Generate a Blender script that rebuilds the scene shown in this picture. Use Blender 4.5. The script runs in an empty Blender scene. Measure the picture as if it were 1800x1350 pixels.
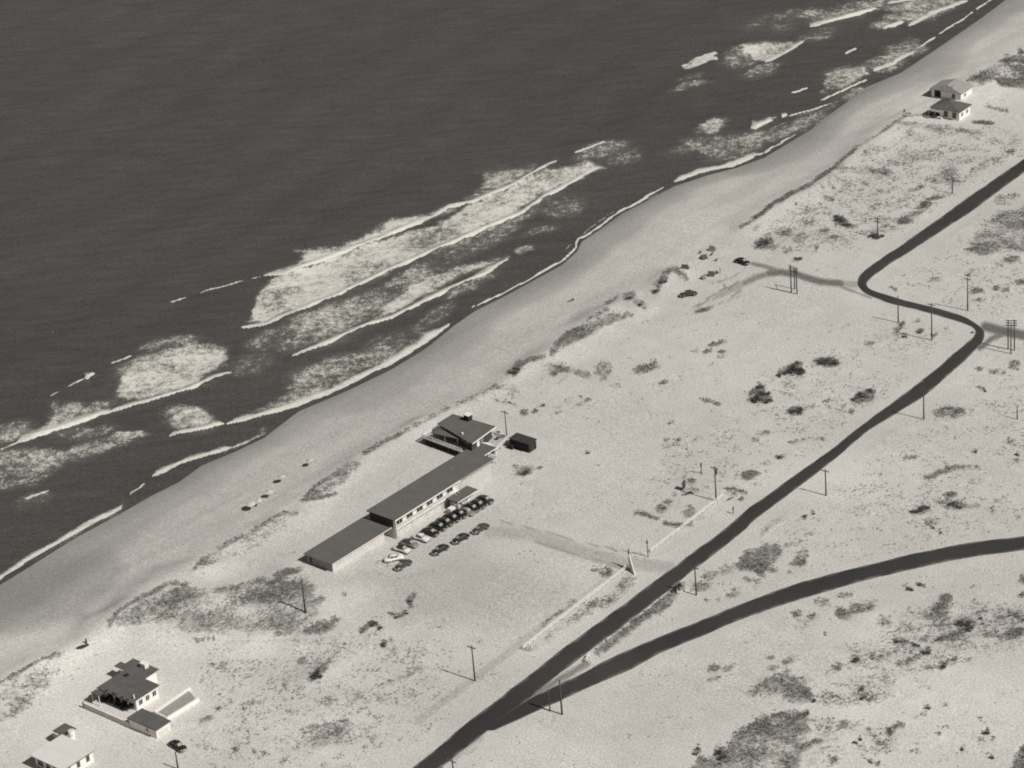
import bpy, math, random
import numpy as np
R = math.radians
rng = np.random.default_rng(7)
random.seed(7)
S = bpy.context.scene

# ------------------------------------------------------------------ camera, light, exposure
F, DEL, RHO, H = 4900.0, R(26.5), R(4.9), 320.0
fw = np.array([0, math.cos(DEL), -math.sin(DEL)])
rt = np.array([1.0, 0, 0]); up = np.array([0, math.sin(DEL), math.cos(DEL)])
CR = rt*math.cos(RHO) - up*math.sin(RHO)
CU = rt*math.sin(RHO) + up*math.cos(RHO)
cam = bpy.data.cameras.new('camera'); co = bpy.data.objects.new('camera', cam)
S.collection.objects.link(co)
cam.sensor_width = 36.0; cam.lens = 36.0*F/1800.0; cam.clip_start = 1.0; cam.clip_end = 40000.0
from mathutils import Matrix, Vector
m3 = Matrix((CR, CU, -fw)).transposed()
co.matrix_world = Matrix.Translation((0, 0, H)) @ m3.to_4x4()
S.camera = co
SUN_EL, SUN_AZ = R(45.0), math.atan2(-0.62, 0.785)      # direction towards the sun, from +x
sd = Vector((math.cos(SUN_AZ)*math.cos(SUN_EL), math.sin(SUN_AZ)*math.cos(SUN_EL), math.sin(SUN_EL)))
sun = bpy.data.lights.new('sun', 'SUN'); sun.energy = 4.2; sun.angle = R(0.53); sun.color = (1.0, 0.985, 0.955)
so = bpy.data.objects.new('sun', sun); S.collection.objects.link(so)
so.rotation_euler = sd.to_track_quat('Z', 'Y').to_euler(); so.location = (200, 300, 400)
W = bpy.data.worlds.new('World'); S.world = W; W.use_nodes = True
wn = W.node_tree.nodes; wl = W.node_tree.links
sky = wn.new('ShaderNodeTexSky'); sky.sky_type = 'NISHITA'; sky.sun_disc = False
sky.sun_elevation = SUN_EL; sky.sun_rotation = math.pi/2 - SUN_AZ
bwn = wn.new('ShaderNodeRGBToBW'); wl.new(sky.outputs[0], bwn.inputs[0])   # monochrome film
wl.new(bwn.outputs[0], wn['Background'].inputs[0]); wn['Background'].inputs[1].default_value = 0.05
S.view_settings.view_transform = 'Standard'; S.view_settings.look = 'None'
S.view_settings.exposure = 0.0; S.view_settings.gamma = 1.0
S.render.engine = 'CYCLES'
S.cycles.max_bounces = 5; S.cycles.filter_width = 1.9; S.cycles.use_denoising = False

# ------------------------------------------------------------------ picture <-> place
def P(x, y, z=0.0):
    d = fw*F + CR*(x-900) - CU*(y-675)
    t = (z-H)/d[2]
    return np.array([d[0]*t, d[1]*t, z])
def proj(x, y, z):
    dx, dy, dz = x, y, z-H
    w = dy*fw[1] + dz*fw[2]
    px = 900 + F*(dx*CR[0]+dy*CR[1]+dz*CR[2])/w
    py = 675 - F*(dx*CU[0]+dy*CU[1]+dz*CU[2])/w
    return px, py
AX = R(48.0); cA, sA = math.cos(AX), math.sin(AX)        # along-shore axis
def st2xy(s, t): return s*cA - t*sA, s*sA + t*cA
def xy2st(x, y): return x*cA + y*sA, -x*sA + y*cA

# ------------------------------------------------------------------ value noise
def vnoise(x, y, sc, seed=0):
    x = np.asarray(x)/sc; y = np.asarray(y)/sc
    xi = np.floor(x).astype(np.int64); yi = np.floor(y).astype(np.int64)
    fx = x-xi; fy = y-yi; fx = fx*fx*(3-2*fx); fy = fy*fy*(3-2*fy)
    def h(a, b):
        n = (a*374761393 + b*668265263 + seed*982451653) & 0xffffffff
        n = ((n ^ (n >> 13))*1274126177) & 0xffffffff
        return ((n ^ (n >> 16)) & 0xffff)/65535.0
    a = h(xi, yi)*(1-fx) + h(xi+1, yi)*fx
    b = h(xi, yi+1)*(1-fx) + h(xi+1, yi+1)*fx
    return a*(1-fy) + b*fy
def fbm(x, y, sc, seed=0, o=4):
    r = 0; a = 0.5; tot = 0
    for i in range(o):
        r = r + a*vnoise(x, y, sc/2**i, seed+i*17); tot += a; a *= 0.55
    return r/tot
def sstep(a, b, v):
    t = np.clip((v-a)/(b-a), 0, 1); return t*t*(3-2*t)

# ------------------------------------------------------------------ shape fields (pixel tracings)
def seg_dist(px, py, pts):
    d = np.full(px.shape, 1e9); prm = np.zeros(px.shape); acc = 0.0
    L = [math.hypot(b[0]-a[0], b[1]-a[1]) for a, b in zip(pts, pts[1:])]; T = sum(L) or 1
    for (a, b), l in zip(zip(pts, pts[1:]), L):
        vx, vy = b[0]-a[0], b[1]-a[1]
        u = np.clip(((px-a[0])*vx + (py-a[1])*vy)/(vx*vx+vy*vy+1e-9), 0, 1)
        q = np.hypot(px-a[0]-u*vx, py-a[1]-u*vy)
        m = q < d
        d = np.where(m, q, d); prm = np.where(m, (acc+u*l)/T, prm); acc += l
    return d, prm
def poly_sd(px, py, pts):
    ins = np.zeros(px.shape, bool); n = len(pts)
    for i in range(n):
        x0, y0 = pts[i]; x1, y1 = pts[(i+1) % n]
        c = ((y0 > py) != (y1 > py)) & (px < (x1-x0)*(py-y0)/((y1-y0) or 1e-9)+x0)
        ins ^= c
    d, _ = seg_dist(px, py, list(pts)+[pts[0]])
    return np.where(ins, d, -d)
def field(px, py, ells=(), strokes=(), polys=()):
    out = np.zeros(px.shape)
    def put(m, v):
        out[m] = np.maximum(out[m], v)
    for e in ells:
        x, y, rx, ry, dn = e[:5]; an = R(e[5]) if len(e) > 5 else -0.25
        r = max(rx, ry)*1.6+2
        m = (abs(px-x) < r) & (abs(py-y) < r)
        if not m.any(): continue
        ca, sa = math.cos(an), math.sin(an); dx = px[m]-x; dy = py[m]-y
        q = np.hypot((dx*ca+dy*sa)/(rx+.5), (-dx*sa+dy*ca)/(ry+.5))
        put(m, dn*(1-sstep(0.55, 1.35, q)))
    for dn, r, pts in strokes:
        xs = [p[0] for p in pts]; ys = [p[1] for p in pts]
        m = (px > min(xs)-3*r) & (px < max(xs)+3*r) & (py > min(ys)-3*r) & (py < max(ys)+3*r)
        if not m.any(): continue
        d, _ = seg_dist(px[m], py[m], pts)
        put(m, dn*(1-sstep(0.5*r, 1.5*r, d)))
    for dn, fe, pts in polys:
        xs = [p[0] for p in pts]; ys = [p[1] for p in pts]
        m = (px > min(xs)-fe) & (px < max(xs)+fe) & (py > min(ys)-fe) & (py < max(ys)+fe)
        if not m.any(): continue
        put(m, dn*sstep(-fe, fe, poly_sd(px[m], py[m], pts)))
    return out

# ---- vegetation, also carrying the shade along dune ridges and scarp
VE = [(240,1090,25,12,.6),(340,1085,40,14,.62),(460,1050,40,16,.68),(515,1040,40,22,.66),(400,1040,30,10,.6),(505,1008,25,6,.7),
(560,1105,40,10,.5),(500,1112,25,6,.55),(345,1244,6,4,.6),(353,1253,9,4,.6),(381,1250,6,3,.8),(396,1246,3,2,.7),(331,1266,10,6,.5),(362,1267,20,5,.5),(386,1175,14,10,.4),(373,1171,3,2,.7),(357,1195,5,2,.6),
(567,1053,7,4,.8),(604,1045,5,3,.7),(592,1088,7,3,.8),(500,1205,6,5,.7),(520,1190,5,4,.6),(535,1165,9,7,.5),(405,1235,5,4,.7),(430,1250,6,4,.6),(570,1290,55,22,.45),(585,1275,35,8,.5),(580,1235,20,9,.42),(700,1225,42,14,.38),(675,1133,8,5,.85),(690,1126,4,4,.7),
(412,1320,6,4,.7),(447,1322,6,4,.85),(465,1325,7,4,.8),(520,1317,5,3,.6),(495,1342,6,4,.6),(655,1300,8,5,.5),(610,1300,40,8,.35),
(922,829,14,9,.68),(907,820,8,5,.45),(946,824,3,2,.7),(919,726,9,5,.62),(940,723,7,3,.7),(954,713,5,2,.9),(982,715,5,2,.6),(1000,707,6,2,.7),(1033,703,9,3,.75),(1021,698,4,2,.7),(980,726,5,2,.7),(1019,713,6,2,.6),(1004,717,4,2,.6),
(982,649,28,9,.62,8),(973,658,10,6,.65),(1024,658,16,8,.75,8),(1060,649,18,13,.5),(1060,666,6,3,.7),(1136,650,25,8,.72),(1149,641,9,5,.75),(1169,672,10,3,.5),(1198,667,3,2,.7),(1085,678,11,3,.4),(1033,797,5,3,.75),(1052,818,2,2,.7),(1171,774,8,3,.7),(1193,774,9,2,.6),(1211,792,4,3,.6),(1182,743,8,3,.5),(1180,785,20,6,.25),
(1236,546,15,4,.6),(1262,604,17,3,.8),(1244,617,11,3,.65),(1272,618,9,3,.55),(1268,627,9,3,.5),(1222,616,6,2,.5),(1249,641,7,2,.5),(1389,673,26,12,.4),(1453,638,21,8,.92,0),(1453,705,9,2,.6),(1464,689,4,2,.75),(1498,725,4,3,.85),(1484,714,3,2,.75),(1398,724,14,8,.8),(1422,715,11,2,.5),(1344,764,11,5,.7),(1327,777,10,4,.6),(1447,772,6,3,.5),(1372,804,7,3,.88),(1349,814,11,4,.5),(1293,820,9,3,.6),(1322,834,19,5,.82,0),(1315,842,14,5,.6),(1529,607,9,3,.7),(1553,593,26,11,.32),(1578,593,8,8,.65),
(1217,849,8,8,.6),(1217,863,13,8,.62),(1185,870,5,6,.7),(1176,883,8,4,.6),(1163,895,11,6,.62),(1212,900,14,10,.78),(1215,925,7,4,.5),(1291,869,4,2,.8),(1302,879,5,2,.7),(1371,804,6,3,.8),(1350,815,8,3,.5),(1230,912,10,5,.4),
(1067,1008,13,8,.62),(1047,1002,9,3,.7),(1190,1033,8,6,1.0),(1283,1003,24,8,.52),(1247,1013,15,8,.52),(1232,1032,20,8,.66),(1287,1043,18,7,.68),(1392,957,24,6,.52),(1415,908,5,5,.85),(1403,914,5,3,.6),(1431,903,3,2,.8),(1317,1018,9,5,.52),(1333,1023,7,4,.6),(1262,1055,4,4,.6),(1239,1056,3,3,.6),(1388,1005,7,3,.5),(1358,1003,9,4,.5),
(1400,1081,9,5,.68),(1425,1085,11,4,.68),(1445,1060,17,8,.52),(1413,1095,22,10,.36),(1483,1080,17,10,.62,12),(1487,1047,15,5,.5),(1450,1117,3,2,.8),
(1517,1068,26,10,.62),(1555,1093,16,12,.42,20),(1593,1100,19,8,.46,15),(1650,1083,29,12,.56),(1657,1100,23,10,.62),(1697,1100,18,12,.88),(1670,1120,32,6,.82),(1623,1123,13,6,.62),(1627,1147,10,6,.88),(1658,1173,10,5,.88),(1628,1203,17,13,.3),(1723,1087,4,3,1.0),(1760,1072,9,2,.7),(1760,1087,7,4,.6),(1742,1117,15,6,.72),(1783,1117,22,9,.78),(1757,1121,3,2,.9),(1707,1032,10,3,.5),(1797,1017,6,12,.7),(1787,1027,3,2,.8),(1797,1047,6,3,.88),(1720,1140,20,6,.4),
(1257,1175,13,6,.62),(1280,1177,10,4,.5),(1255,1193,13,5,.42),(1387,1163,13,6,.72),(1355,1157,6,4,.62),(1408,1160,4,2,.7),(1360,1173,11,6,.42),(1397,1193,9,5,.82),(1388,1207,11,6,.82),(1417,1223,10,12,.88),(1428,1232,5,4,.98),(1397,1227,9,5,.62),(1263,1323,9,8,.92,50),(1317,1325,19,8,.82),(1280,1328,16,8,.78),(1350,1267,30,8,.72),(1392,1302,15,5,.85),(1323,1280,4,4,.9),(1418,1255,8,6,.75),(1410,1268,7,4,.7),(1227,1315,5,3,.88),(1222,1325,4,3,.95),(1233,1340,11,5,.82,15),(1456,1281,6,2,.88),(1483,1277,11,4,.82),(1473,1173,11,6,.62),(1453,1182,4,2,.6),(1420,1197,7,2,.7),(1467,1340,11,8,.62),(1463,1218,16,6,.36),
(1505,1160,9,5,.88),(1533,1155,6,3,.7),(1513,1212,7,3,.88),(1518,1227,8,3,.88),(1531,1234,3,2,.8),(1541,1234,5,2,.6),(1557,1287,5,3,.8),(1565,1290,6,3,.82),(1540,1299,6,3,.82),(1545,1308,9,4,.82),(1526,1285,3,2,.9),(1513,1300,5,3,.9),(1503,1306,7,2,.95),(1512,1317,13,7,.56),(1533,1317,6,3,.6),(1530,1340,4,3,.95),(1542,1345,7,3,.9),(1631,1245,5,3,.9),(1622,1258,5,4,.7),(1663,1242,4,3,.88),(1650,1294,3,2,.88),(1663,1281,10,2,.62),(1734,1289,7,4,1.0),(1745,1302,3,2,.85),(1724,1303,3,2,.6),(1724,1266,3,2,.7),(1691,1317,4,2,.88),(1743,1332,4,5,.78),(1600,1322,5,2,.8),(1612,1324,4,3,.5),
(1671,728,30,11,.66,0),(1601,807,15,3,.76),(1732,688,3,3,.98),(1723,683,6,3,.6),(1724,649,6,3,.82),(1749,653,8,4,.6),(1783,640,11,8,.56),(1764,655,6,3,.6),(1787,648,3,2,.9),(1715,795,4,2,.92),(1644,837,11,5,.6),(1617,896,20,7,.9),(1671,888,26,9,.82,8),(1673,871,11,4,.7),(1641,917,16,8,.42),(1641,928,3,2,.98),(1653,937,3,2,.95),(1599,947,15,3,.62),(1753,881,6,3,.6),(1743,896,6,4,.5),(1787,800,3,2,.98),(1787,811,4,3,.7),(1780,776,7,5,.5),(1789,908,5,2,.8),(1511,880,3,2,.6),(1548,832,3,2,.7),
(1646,494,19,5,.56,0),(1568,506,3,2,.8),(1572,510,3,2,.8),(1584,572,6,3,.82),(1580,582,6,3,.82),(1590,592,7,3,.88),(1616,584,6,3,.82),(1610,568,9,5,.38),(1661,580,4,2,.88),(1710,584,6,3,.88),(1642,592,6,2,.9),(1668,592,9,4,.3),(1720,512,13,5,.5),(1752,508,6,4,.82),(1768,512,7,4,.82),(1794,498,7,5,.82),(1724,530,15,4,.56),(1704,486,4,2,.8),
(1772,460,25,8,.72),(1733,444,15,5,.62),(1755,413,14,7,.62),(1770,352,26,10,.38),(1686,424,6,4,.5),(1711,474,11,3,.4),
(1344,427,15,12,.68),(1350,413,7,4,.6),(1330,399,11,6,.52,-35),(1378,408,19,8,.56,10),(1405,419,15,10,.46),(1425,394,19,8,.5),(1419,369,19,6,.42),(1478,388,14,8,.84,20),(1492,399,11,4,.72,20),(1450,408,11,3,.66),(1467,419,11,4,.62),(1403,455,12,4,.78),(1394,458,4,3,.8),(1435,438,4,5,.62),(1381,441,13,5,.5),(1356,438,9,5,.5),(1540,416,12,4,.92,0),(1539,366,17,6,.46),(1589,388,15,9,.66),(1608,377,13,5,.7),(1625,363,15,7,.66),(1644,350,19,4,.66),(1586,355,15,3,.5),(1561,369,9,5,.36),(1508,299,48,7,.52,5),(1550,303,25,6,.5,10),(1480,291,9,5,.5),(1536,266,30,8,.46),(1605,277,60,14,.46),(1661,310,40,13,.46),(1675,313,20,10,.56),(1611,333,17,4,.56),(1550,338,35,6,.4),(1467,333,4,3,.72),(1494,324,19,6,.32),(1633,224,60,9,.52,8),(1700,233,30,5,.62,8),(1600,233,13,8,.42),(1733,291,40,8,.46,-25),(1783,250,15,4,.5),(1780,269,11,3,.5),(1728,217,20,3,.8,5),(1520,245,20,5,.4),(1410,337,2,2,.9),(1405,348,2,2,.9),(1450,348,3,2,.9),(1462,352,3,2,.9),(1398,358,2,2,.9),(1428,345,2,2,.8),(1440,360,2,2,.85),(1420,352,2,2,.8),(1447,330,2,2,.8),(1795,90,6,5,.8)]
VS = [(.7,3,[(0,1203),(40,1180),(70,1160),(112,1149)]),(.85,3,[(192,1102),(210,1075),(240,1055),(265,1043),(300,1028),(330,1030)]),(.5,5,[(380,1045),(420,1030),(470,1018)]),
(.6,3.5,[(340,1005),(358,984),(395,960),(440,935),(490,906),(522,903)]),(.75,4,[(500,903),(522,905)]),(.8,3,[(532,882),(560,877),(590,870)]),(.75,4,[(533,880),(556,855),(600,827),(624,813)]),
(.75,4,[(642,798),(655,790),(675,778),(700,766)]),(.55,4,[(700,766),(725,752),(745,742)]),(.5,4,[(745,742),(780,722),(830,700),(872,682)]),(.55,6,[(872,682),(905,684)]),(.6,2,[(868,702),(890,708),(908,712)]),(.7,4,[(895,657),(905,650)]),(.85,7,[(902,656),(915,642)]),(.75,4,[(915,642),(935,632),(957,628)]),
(.75,6,[(970,622),(985,603),(1005,585),(1025,580)]),(.7,6,[(1000,600),(1030,590),(1060,570),(1085,556)]),(.75,4,[(1034,563),(1050,553),(1068,544)]),(.6,5,[(1068,570),(1090,560),(1105,553)]),(.75,3,[(1068,533),(1085,523)]),(.8,7,[(1100,524),(1112,520)]),(.85,4,[(1115,531),(1128,534),(1133,541)]),(.7,4,[(1105,552),(1110,555)]),
(.7,7,[(1160,502),(1168,490)]),(.6,6,[(1168,484),(1182,472),(1195,478),(1207,489)]),(.85,4,[(1150,514),(1158,510)]),
(.95,3,[(1302,400),(1325,385),(1365,356),(1390,342),(1420,327),(1465,297),(1475,287),(1510,256),(1550,231),(1592,204)]),(.6,2,[(1592,204),(1625,203)]),(.7,2,[(1327,437),(1330,425)]),  # first stroke: shadowed scarp put in as a dark line of growth
(.85,7,[(549,1193),(560,1183),(568,1176)]),(.55,2,[(568,1176),(585,1158),(610,1135)]),(.65,4,[(425,1240),(450,1236),(466,1231)]),(.45,5,[(750,1172),(720,1188),(690,1198),(650,1212)]),(.4,4,[(650,1212),(620,1232)]),(.82,4,[(635,1110),(655,1096),(670,1106)]),(.82,4,[(728,1048),(718,1056),(722,1066)]),(.8,3,[(686,1079),(698,1086),(713,1078)]),(.7,2,[(340,1128),(375,1124)]),(.35,2,[(770,1105),(820,1125),(880,1140)]),
(.68,3,[(1234,702),(1250,706),(1264,712)]),(.62,2.5,[(1391,779),(1413,773)]),(.4,1.5,[(1413,770),(1450,775)]),(.74,4,[(1118,902),(1140,906),(1156,912)]),(.78,4,[(1170,921),(1190,926),(1202,924)]),(.95,1.8,[(1280,861),(1296,862),(1312,867)]),(.62,4,[(955,1103),(985,1080),(1012,1060)]),
(.62,2.5,[(1405,945),(1432,938)]),(.55,3,[(1338,940),(1352,928),(1372,914)]),(.62,2.5,[(1500,1064),(1545,1053)]),(.92,3,[(1574,1128),(1590,1129),(1607,1133)]),(.85,3,[(1580,1170),(1600,1165),(1615,1154),(1626,1147)]),(.74,3,[(1632,1177),(1658,1171),(1683,1161)]),(.65,2.5,[(1713,1081),(1735,1073)]),(.85,3,[(1773,1077),(1785,1085),(1802,1093)]),(.97,3,[(1592,1034),(1604,1038)]),(.88,2.5,[(1610,1026),(1624,1031)]),(.85,4,[(1403,1326),(1420,1315),(1446,1303)]),(.6,1.5,[(1408,1193),(1438,1194)]),(.7,2.5,[(1535,1164),(1555,1155),(1576,1148)]),(.85,3,[(1566,1284),(1588,1275)]),(.62,5,[(1630,841),(1660,830),(1690,822),(1720,824)]),(.62,2.5,[(1690,892),(1720,889)]),(.62,3,[(1708,184),(1735,187),(1772,197)]),(.7,3,[(1418,1280),(1424,1290)])]
VP = [(.42,10,[(0,1212),(100,1152),(112,1168),(85,1210),(60,1240),(30,1260),(0,1268),(-60,1290),(-60,1240)]),
(.48,10,[(190,1106),(210,1078),(260,1048),(320,1028),(380,1048),(420,1033),(500,1008),(530,1030),(572,1055),(560,1085),(520,1108),(480,1114),(400,1116),(330,1112),(250,1100)]),
(.36,8,[(342,1003),(355,985),(440,935),(490,907),(520,904),(500,930),(450,965),(400,988),(362,1000)]),
(.62,6,[(533,881),(547,865),(600,827),(626,812),(637,823),(610,845),(582,862),(560,874)]),
(.38,6,[(790,716),(840,696),(880,677),(922,688),(905,702),(870,704),(840,710)]),
(.5,6,[(970,624),(987,601),(1012,580),(1042,566),(1072,547),(1095,545),(1085,560),(1060,575),(1030,595),(1000,612)]),
(.9,3,[(1314,704),(1322,687),(1335,674),(1344,682),(1347,691),(1355,693),(1358,709),(1336,709),(1318,707)]),
(.9,3,[(1375,653),(1400,637),(1411,642),(1414,660),(1380,661),(1362,664),(1369,657)]),
(.78,4,[(1491,706),(1502,693),(1527,687),(1538,680),(1540,691),(1533,704),(1509,707)]),
(.45,8,[(925,1147),(1105,1012),(1122,1018),(1082,1060),(1000,1112),(940,1152)]),
(.62,4,[(1043,1145),(1110,1095),(1180,1042),(1200,1025),(1207,1032),(1172,1066),(1110,1112),(1060,1150)]),
(.74,5,[(1298,990),(1307,972),(1325,962),(1367,955),(1370,970),(1360,990),(1347,1007),(1348,1018),(1330,1008),(1300,1007)]),
(.78,4,[(1390,995),(1402,972),(1412,962),(1425,975),(1420,995),(1400,998)]),
(.82,4,[(1635,1075),(1655,1050),(1672,1053),(1670,1075),(1655,1080)]),
(.3,15,[(1545,1080),(1640,1060),(1830,1060),(1830,1130),(1700,1170),(1600,1190),(1500,1170),(1480,1140),(1560,1120)]),
(.5,8,[(1310,1225),(1345,1190),(1385,1175),(1410,1195),(1430,1215),(1432,1235),(1410,1240),(1380,1232),(1340,1225)]),
(.56,8,[(1205,1365),(1230,1335),(1265,1330),(1285,1295),(1310,1275),(1345,1255),(1385,1250),(1420,1255),(1425,1290),(1415,1320),(1400,1365)]),
(.32,12,[(1420,1240),(1470,1200),(1560,1180),(1585,1220),(1540,1245),(1460,1245)]),(.33,10,[(1430,1260),(1560,1270),(1590,1290),(1560,1330),(1480,1350),(1420,1350)]),
(.9,5,[(1775,1360),(1787,1322),(1800,1302),(1850,1290),(1850,1380)]),
(.5,10,[(1700,440),(1720,400),(1760,370),(1840,350),(1840,450),(1760,440),(1720,452)]),
(.75,5,[(1691,148),(1707,139),(1732,124),(1747,112),(1768,101),(1800,97),(1880,90),(1880,165),(1760,153),(1750,147),(1748,140),(1723,152),(1700,152)]),
(.24,18,[(1330,410),(1470,300),(1590,215),(1830,235),(1830,270),(1700,330),(1620,385),(1560,420),(1440,450),(1350,448)]),
(.2,25,[(300,1260),(360,1150),(450,1125),(640,1105),(760,1130),(810,1180),(800,1240),(700,1330),(560,1370),(380,1370),(340,1300)]),
(.16,20,[(1260,720),(1400,620),(1560,580),(1680,600),(1560,700),(1450,790),(1300,880),(1180,900),(1120,880),(1180,790)]),
(.14,20,[(1420,900),(1560,780),(1800,640),(1830,640),(1830,930),(1500,990),(1400,1020),(1240,1060),(1230,1030)]),
(.16,20,[(1560,500),(1700,420),(1830,340),(1830,560),(1740,560),(1600,525)])]
# ---- tracks of packed, oily or damp sand, and broad darker areas
TS = [(.8,6,[(918,1238),(960,1208),(1000,1185),(1032,1166)]),(.34,11,[(860,935),(930,938),(1000,962),(1090,990),(1180,998)]),(.6,1.6,[(940,952),(1020,978),(1110,1004)]),(.5,1.4,[(880,915),(960,935),(1040,958),(1130,975)]),(.4,1.2,[(1000,975),(1060,992),(1105,1003)]),
(.5,6,[(1505,500),(1480,499)]),(.95,6,[(1478,498),(1440,494),(1404,483),(1374,478),(1352,480)]),(.75,5,[(1352,480),(1330,487),(1308,497)]),(.45,5,[(1308,497),(1290,507),(1262,520)]),(.8,3.5,[(1322,463),(1345,468),(1368,475)]),(.7,2,[(1478,505),(1500,512),(1530,523)]),
(1.0,8.5,[(1732,574),(1765,583),(1800,590),(1880,604)]),(.9,5,[(1722,612),(1742,596),(1760,588)]),
(.75,1.2,[(1263,512),(1300,494)]),(.7,1.2,[(1283,508),(1275,504),(1272,500)]),(.8,1.6,[(1281,507),(1290,500)]),(.6,1.2,[(1240,526),(1262,515)]),(.65,1.2,[(1286,520),(1302,510)]),(.55,1.2,[(1215,541),(1240,530),(1262,522)]),(.7,1.4,[(1226,540),(1238,532)]),(.5,1.2,[(1250,498),(1285,488)]),(.5,1.2,[(1232,546),(1300,520)]),(.4,4,[(1268,512),(1300,508)]),(.5,1.2,[(1262,497),(1300,480)]),
(.3,2.5,[(1100,1000),(1040,1035),(990,1075)]),(.35,1.3,[(640,1000),(700,1017),(760,1002)]),(.3,1.3,[(760,1002),(840,975)]),
(.25,2,[(400,1128),(500,1126),(620,1118)]),(.4,6,[(860,1275),(830,1305),(800,1330)]),(.35,2,[(850,1300),(820,1330)]),(.3,7,[(735,1268),(850,1180),(950,1105)])]
TP = [(.14,12,[(660,990),(880,882),(905,925),(830,975),(720,1015)]),(.24,40,[(640,1010),(830,960),(1000,1030),(1020,1060),(900,1110),(700,1100)]),(.16,25,[(180,1080),(520,870),(880,650),(1150,480),(1120,470),(800,620),(300,900),(0,1040),(0,1110)]),(.45,18,[(-40,1055),(100,985),(200,960),(230,1000),(150,1085),(0,1120),(-60,1130)])]

# ------------------------------------------------------------------ materials
TINT = (1.0, 0.957, 0.893)
def g(v): return (v*TINT[0], v*TINT[1], v*TINT[2], 1)
def mat(name, v, rough=0.8, var=0.12, sc=1.5, spec=0.3, bump=0.0, bsc=6.0, metal=0.0, stretch=None, fine=0.08):
    m = bpy.data.materials.new(name); m.use_nodes = True
    n, l = m.node_tree.nodes, m.node_tree.links; b = n['Principled BSDF']
    tc = n.new('ShaderNodeTexCoord'); src = tc.outputs['Object']
    if stretch:
        mp = n.new('ShaderNodeMapping'); mp.inputs['Scale'].default_value = stretch
        l.new(src, mp.inputs[0]); src = mp.outputs[0]
    a = n.new('ShaderNodeTexNoise'); a.inputs['Scale'].default_value = sc; a.inputs['Detail'].default_value = 5
    l.new(src, a.inputs['Vector'])
    f = n.new('ShaderNodeTexNoise'); f.inputs['Scale'].default_value = 5.0; f.inputs['Detail'].default_value = 2
    l.new(src, f.inputs['Vector'])
    r1 = n.new('ShaderNodeMapRange'); r1.inputs[1].default_value = .25; r1.inputs[2].default_value = .75
    r1.inputs[3].default_value = 1-var; r1.inputs[4].default_value = 1+var; l.new(a.outputs['Fac'], r1.inputs[0])
    r2 = n.new('ShaderNodeMapRange'); r2.inputs[1].default_value = .25; r2.inputs[2].default_value = .75
    r2.inputs[3].default_value = 1-fine; r2.inputs[4].default_value = 1+fine; l.new(f.outputs['Fac'], r2.inputs[0])
    mu = n.new('ShaderNodeMath'); mu.operation = 'MULTIPLY'; l.new(r1.outputs[0], mu.inputs[0]); l.new(r2.outputs[0], mu.inputs[1])
    vm = n.new('ShaderNodeVectorMath'); vm.operation = 'SCALE'; vm.inputs[0].default_value = g(v)[:3]
    l.new(mu.outputs[0], vm.inputs['Scale']); l.new(vm.outputs[0], b.inputs['Base Color'])
    b.inputs['Roughness'].default_value = rough; b.inputs['Specular IOR Level'].default_value = spec; b.inputs['Metallic'].default_value = metal
    if bump:
        bn = n.new('ShaderNodeTexNoise'); bn.inputs['Scale'].default_value = bsc; bn.inputs['Detail'].default_value = 4
        l.new(src, bn.inputs['Vector'])
        bp = n.new('ShaderNodeBump'); bp.inputs['Strength'].default_value = bump; bp.inputs['Distance'].default_value = .1
        l.new(bn.outputs['Fac'], bp.inputs['Height']); l.new(bp.outputs[0], b.inputs['Normal'])
    return m
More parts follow.
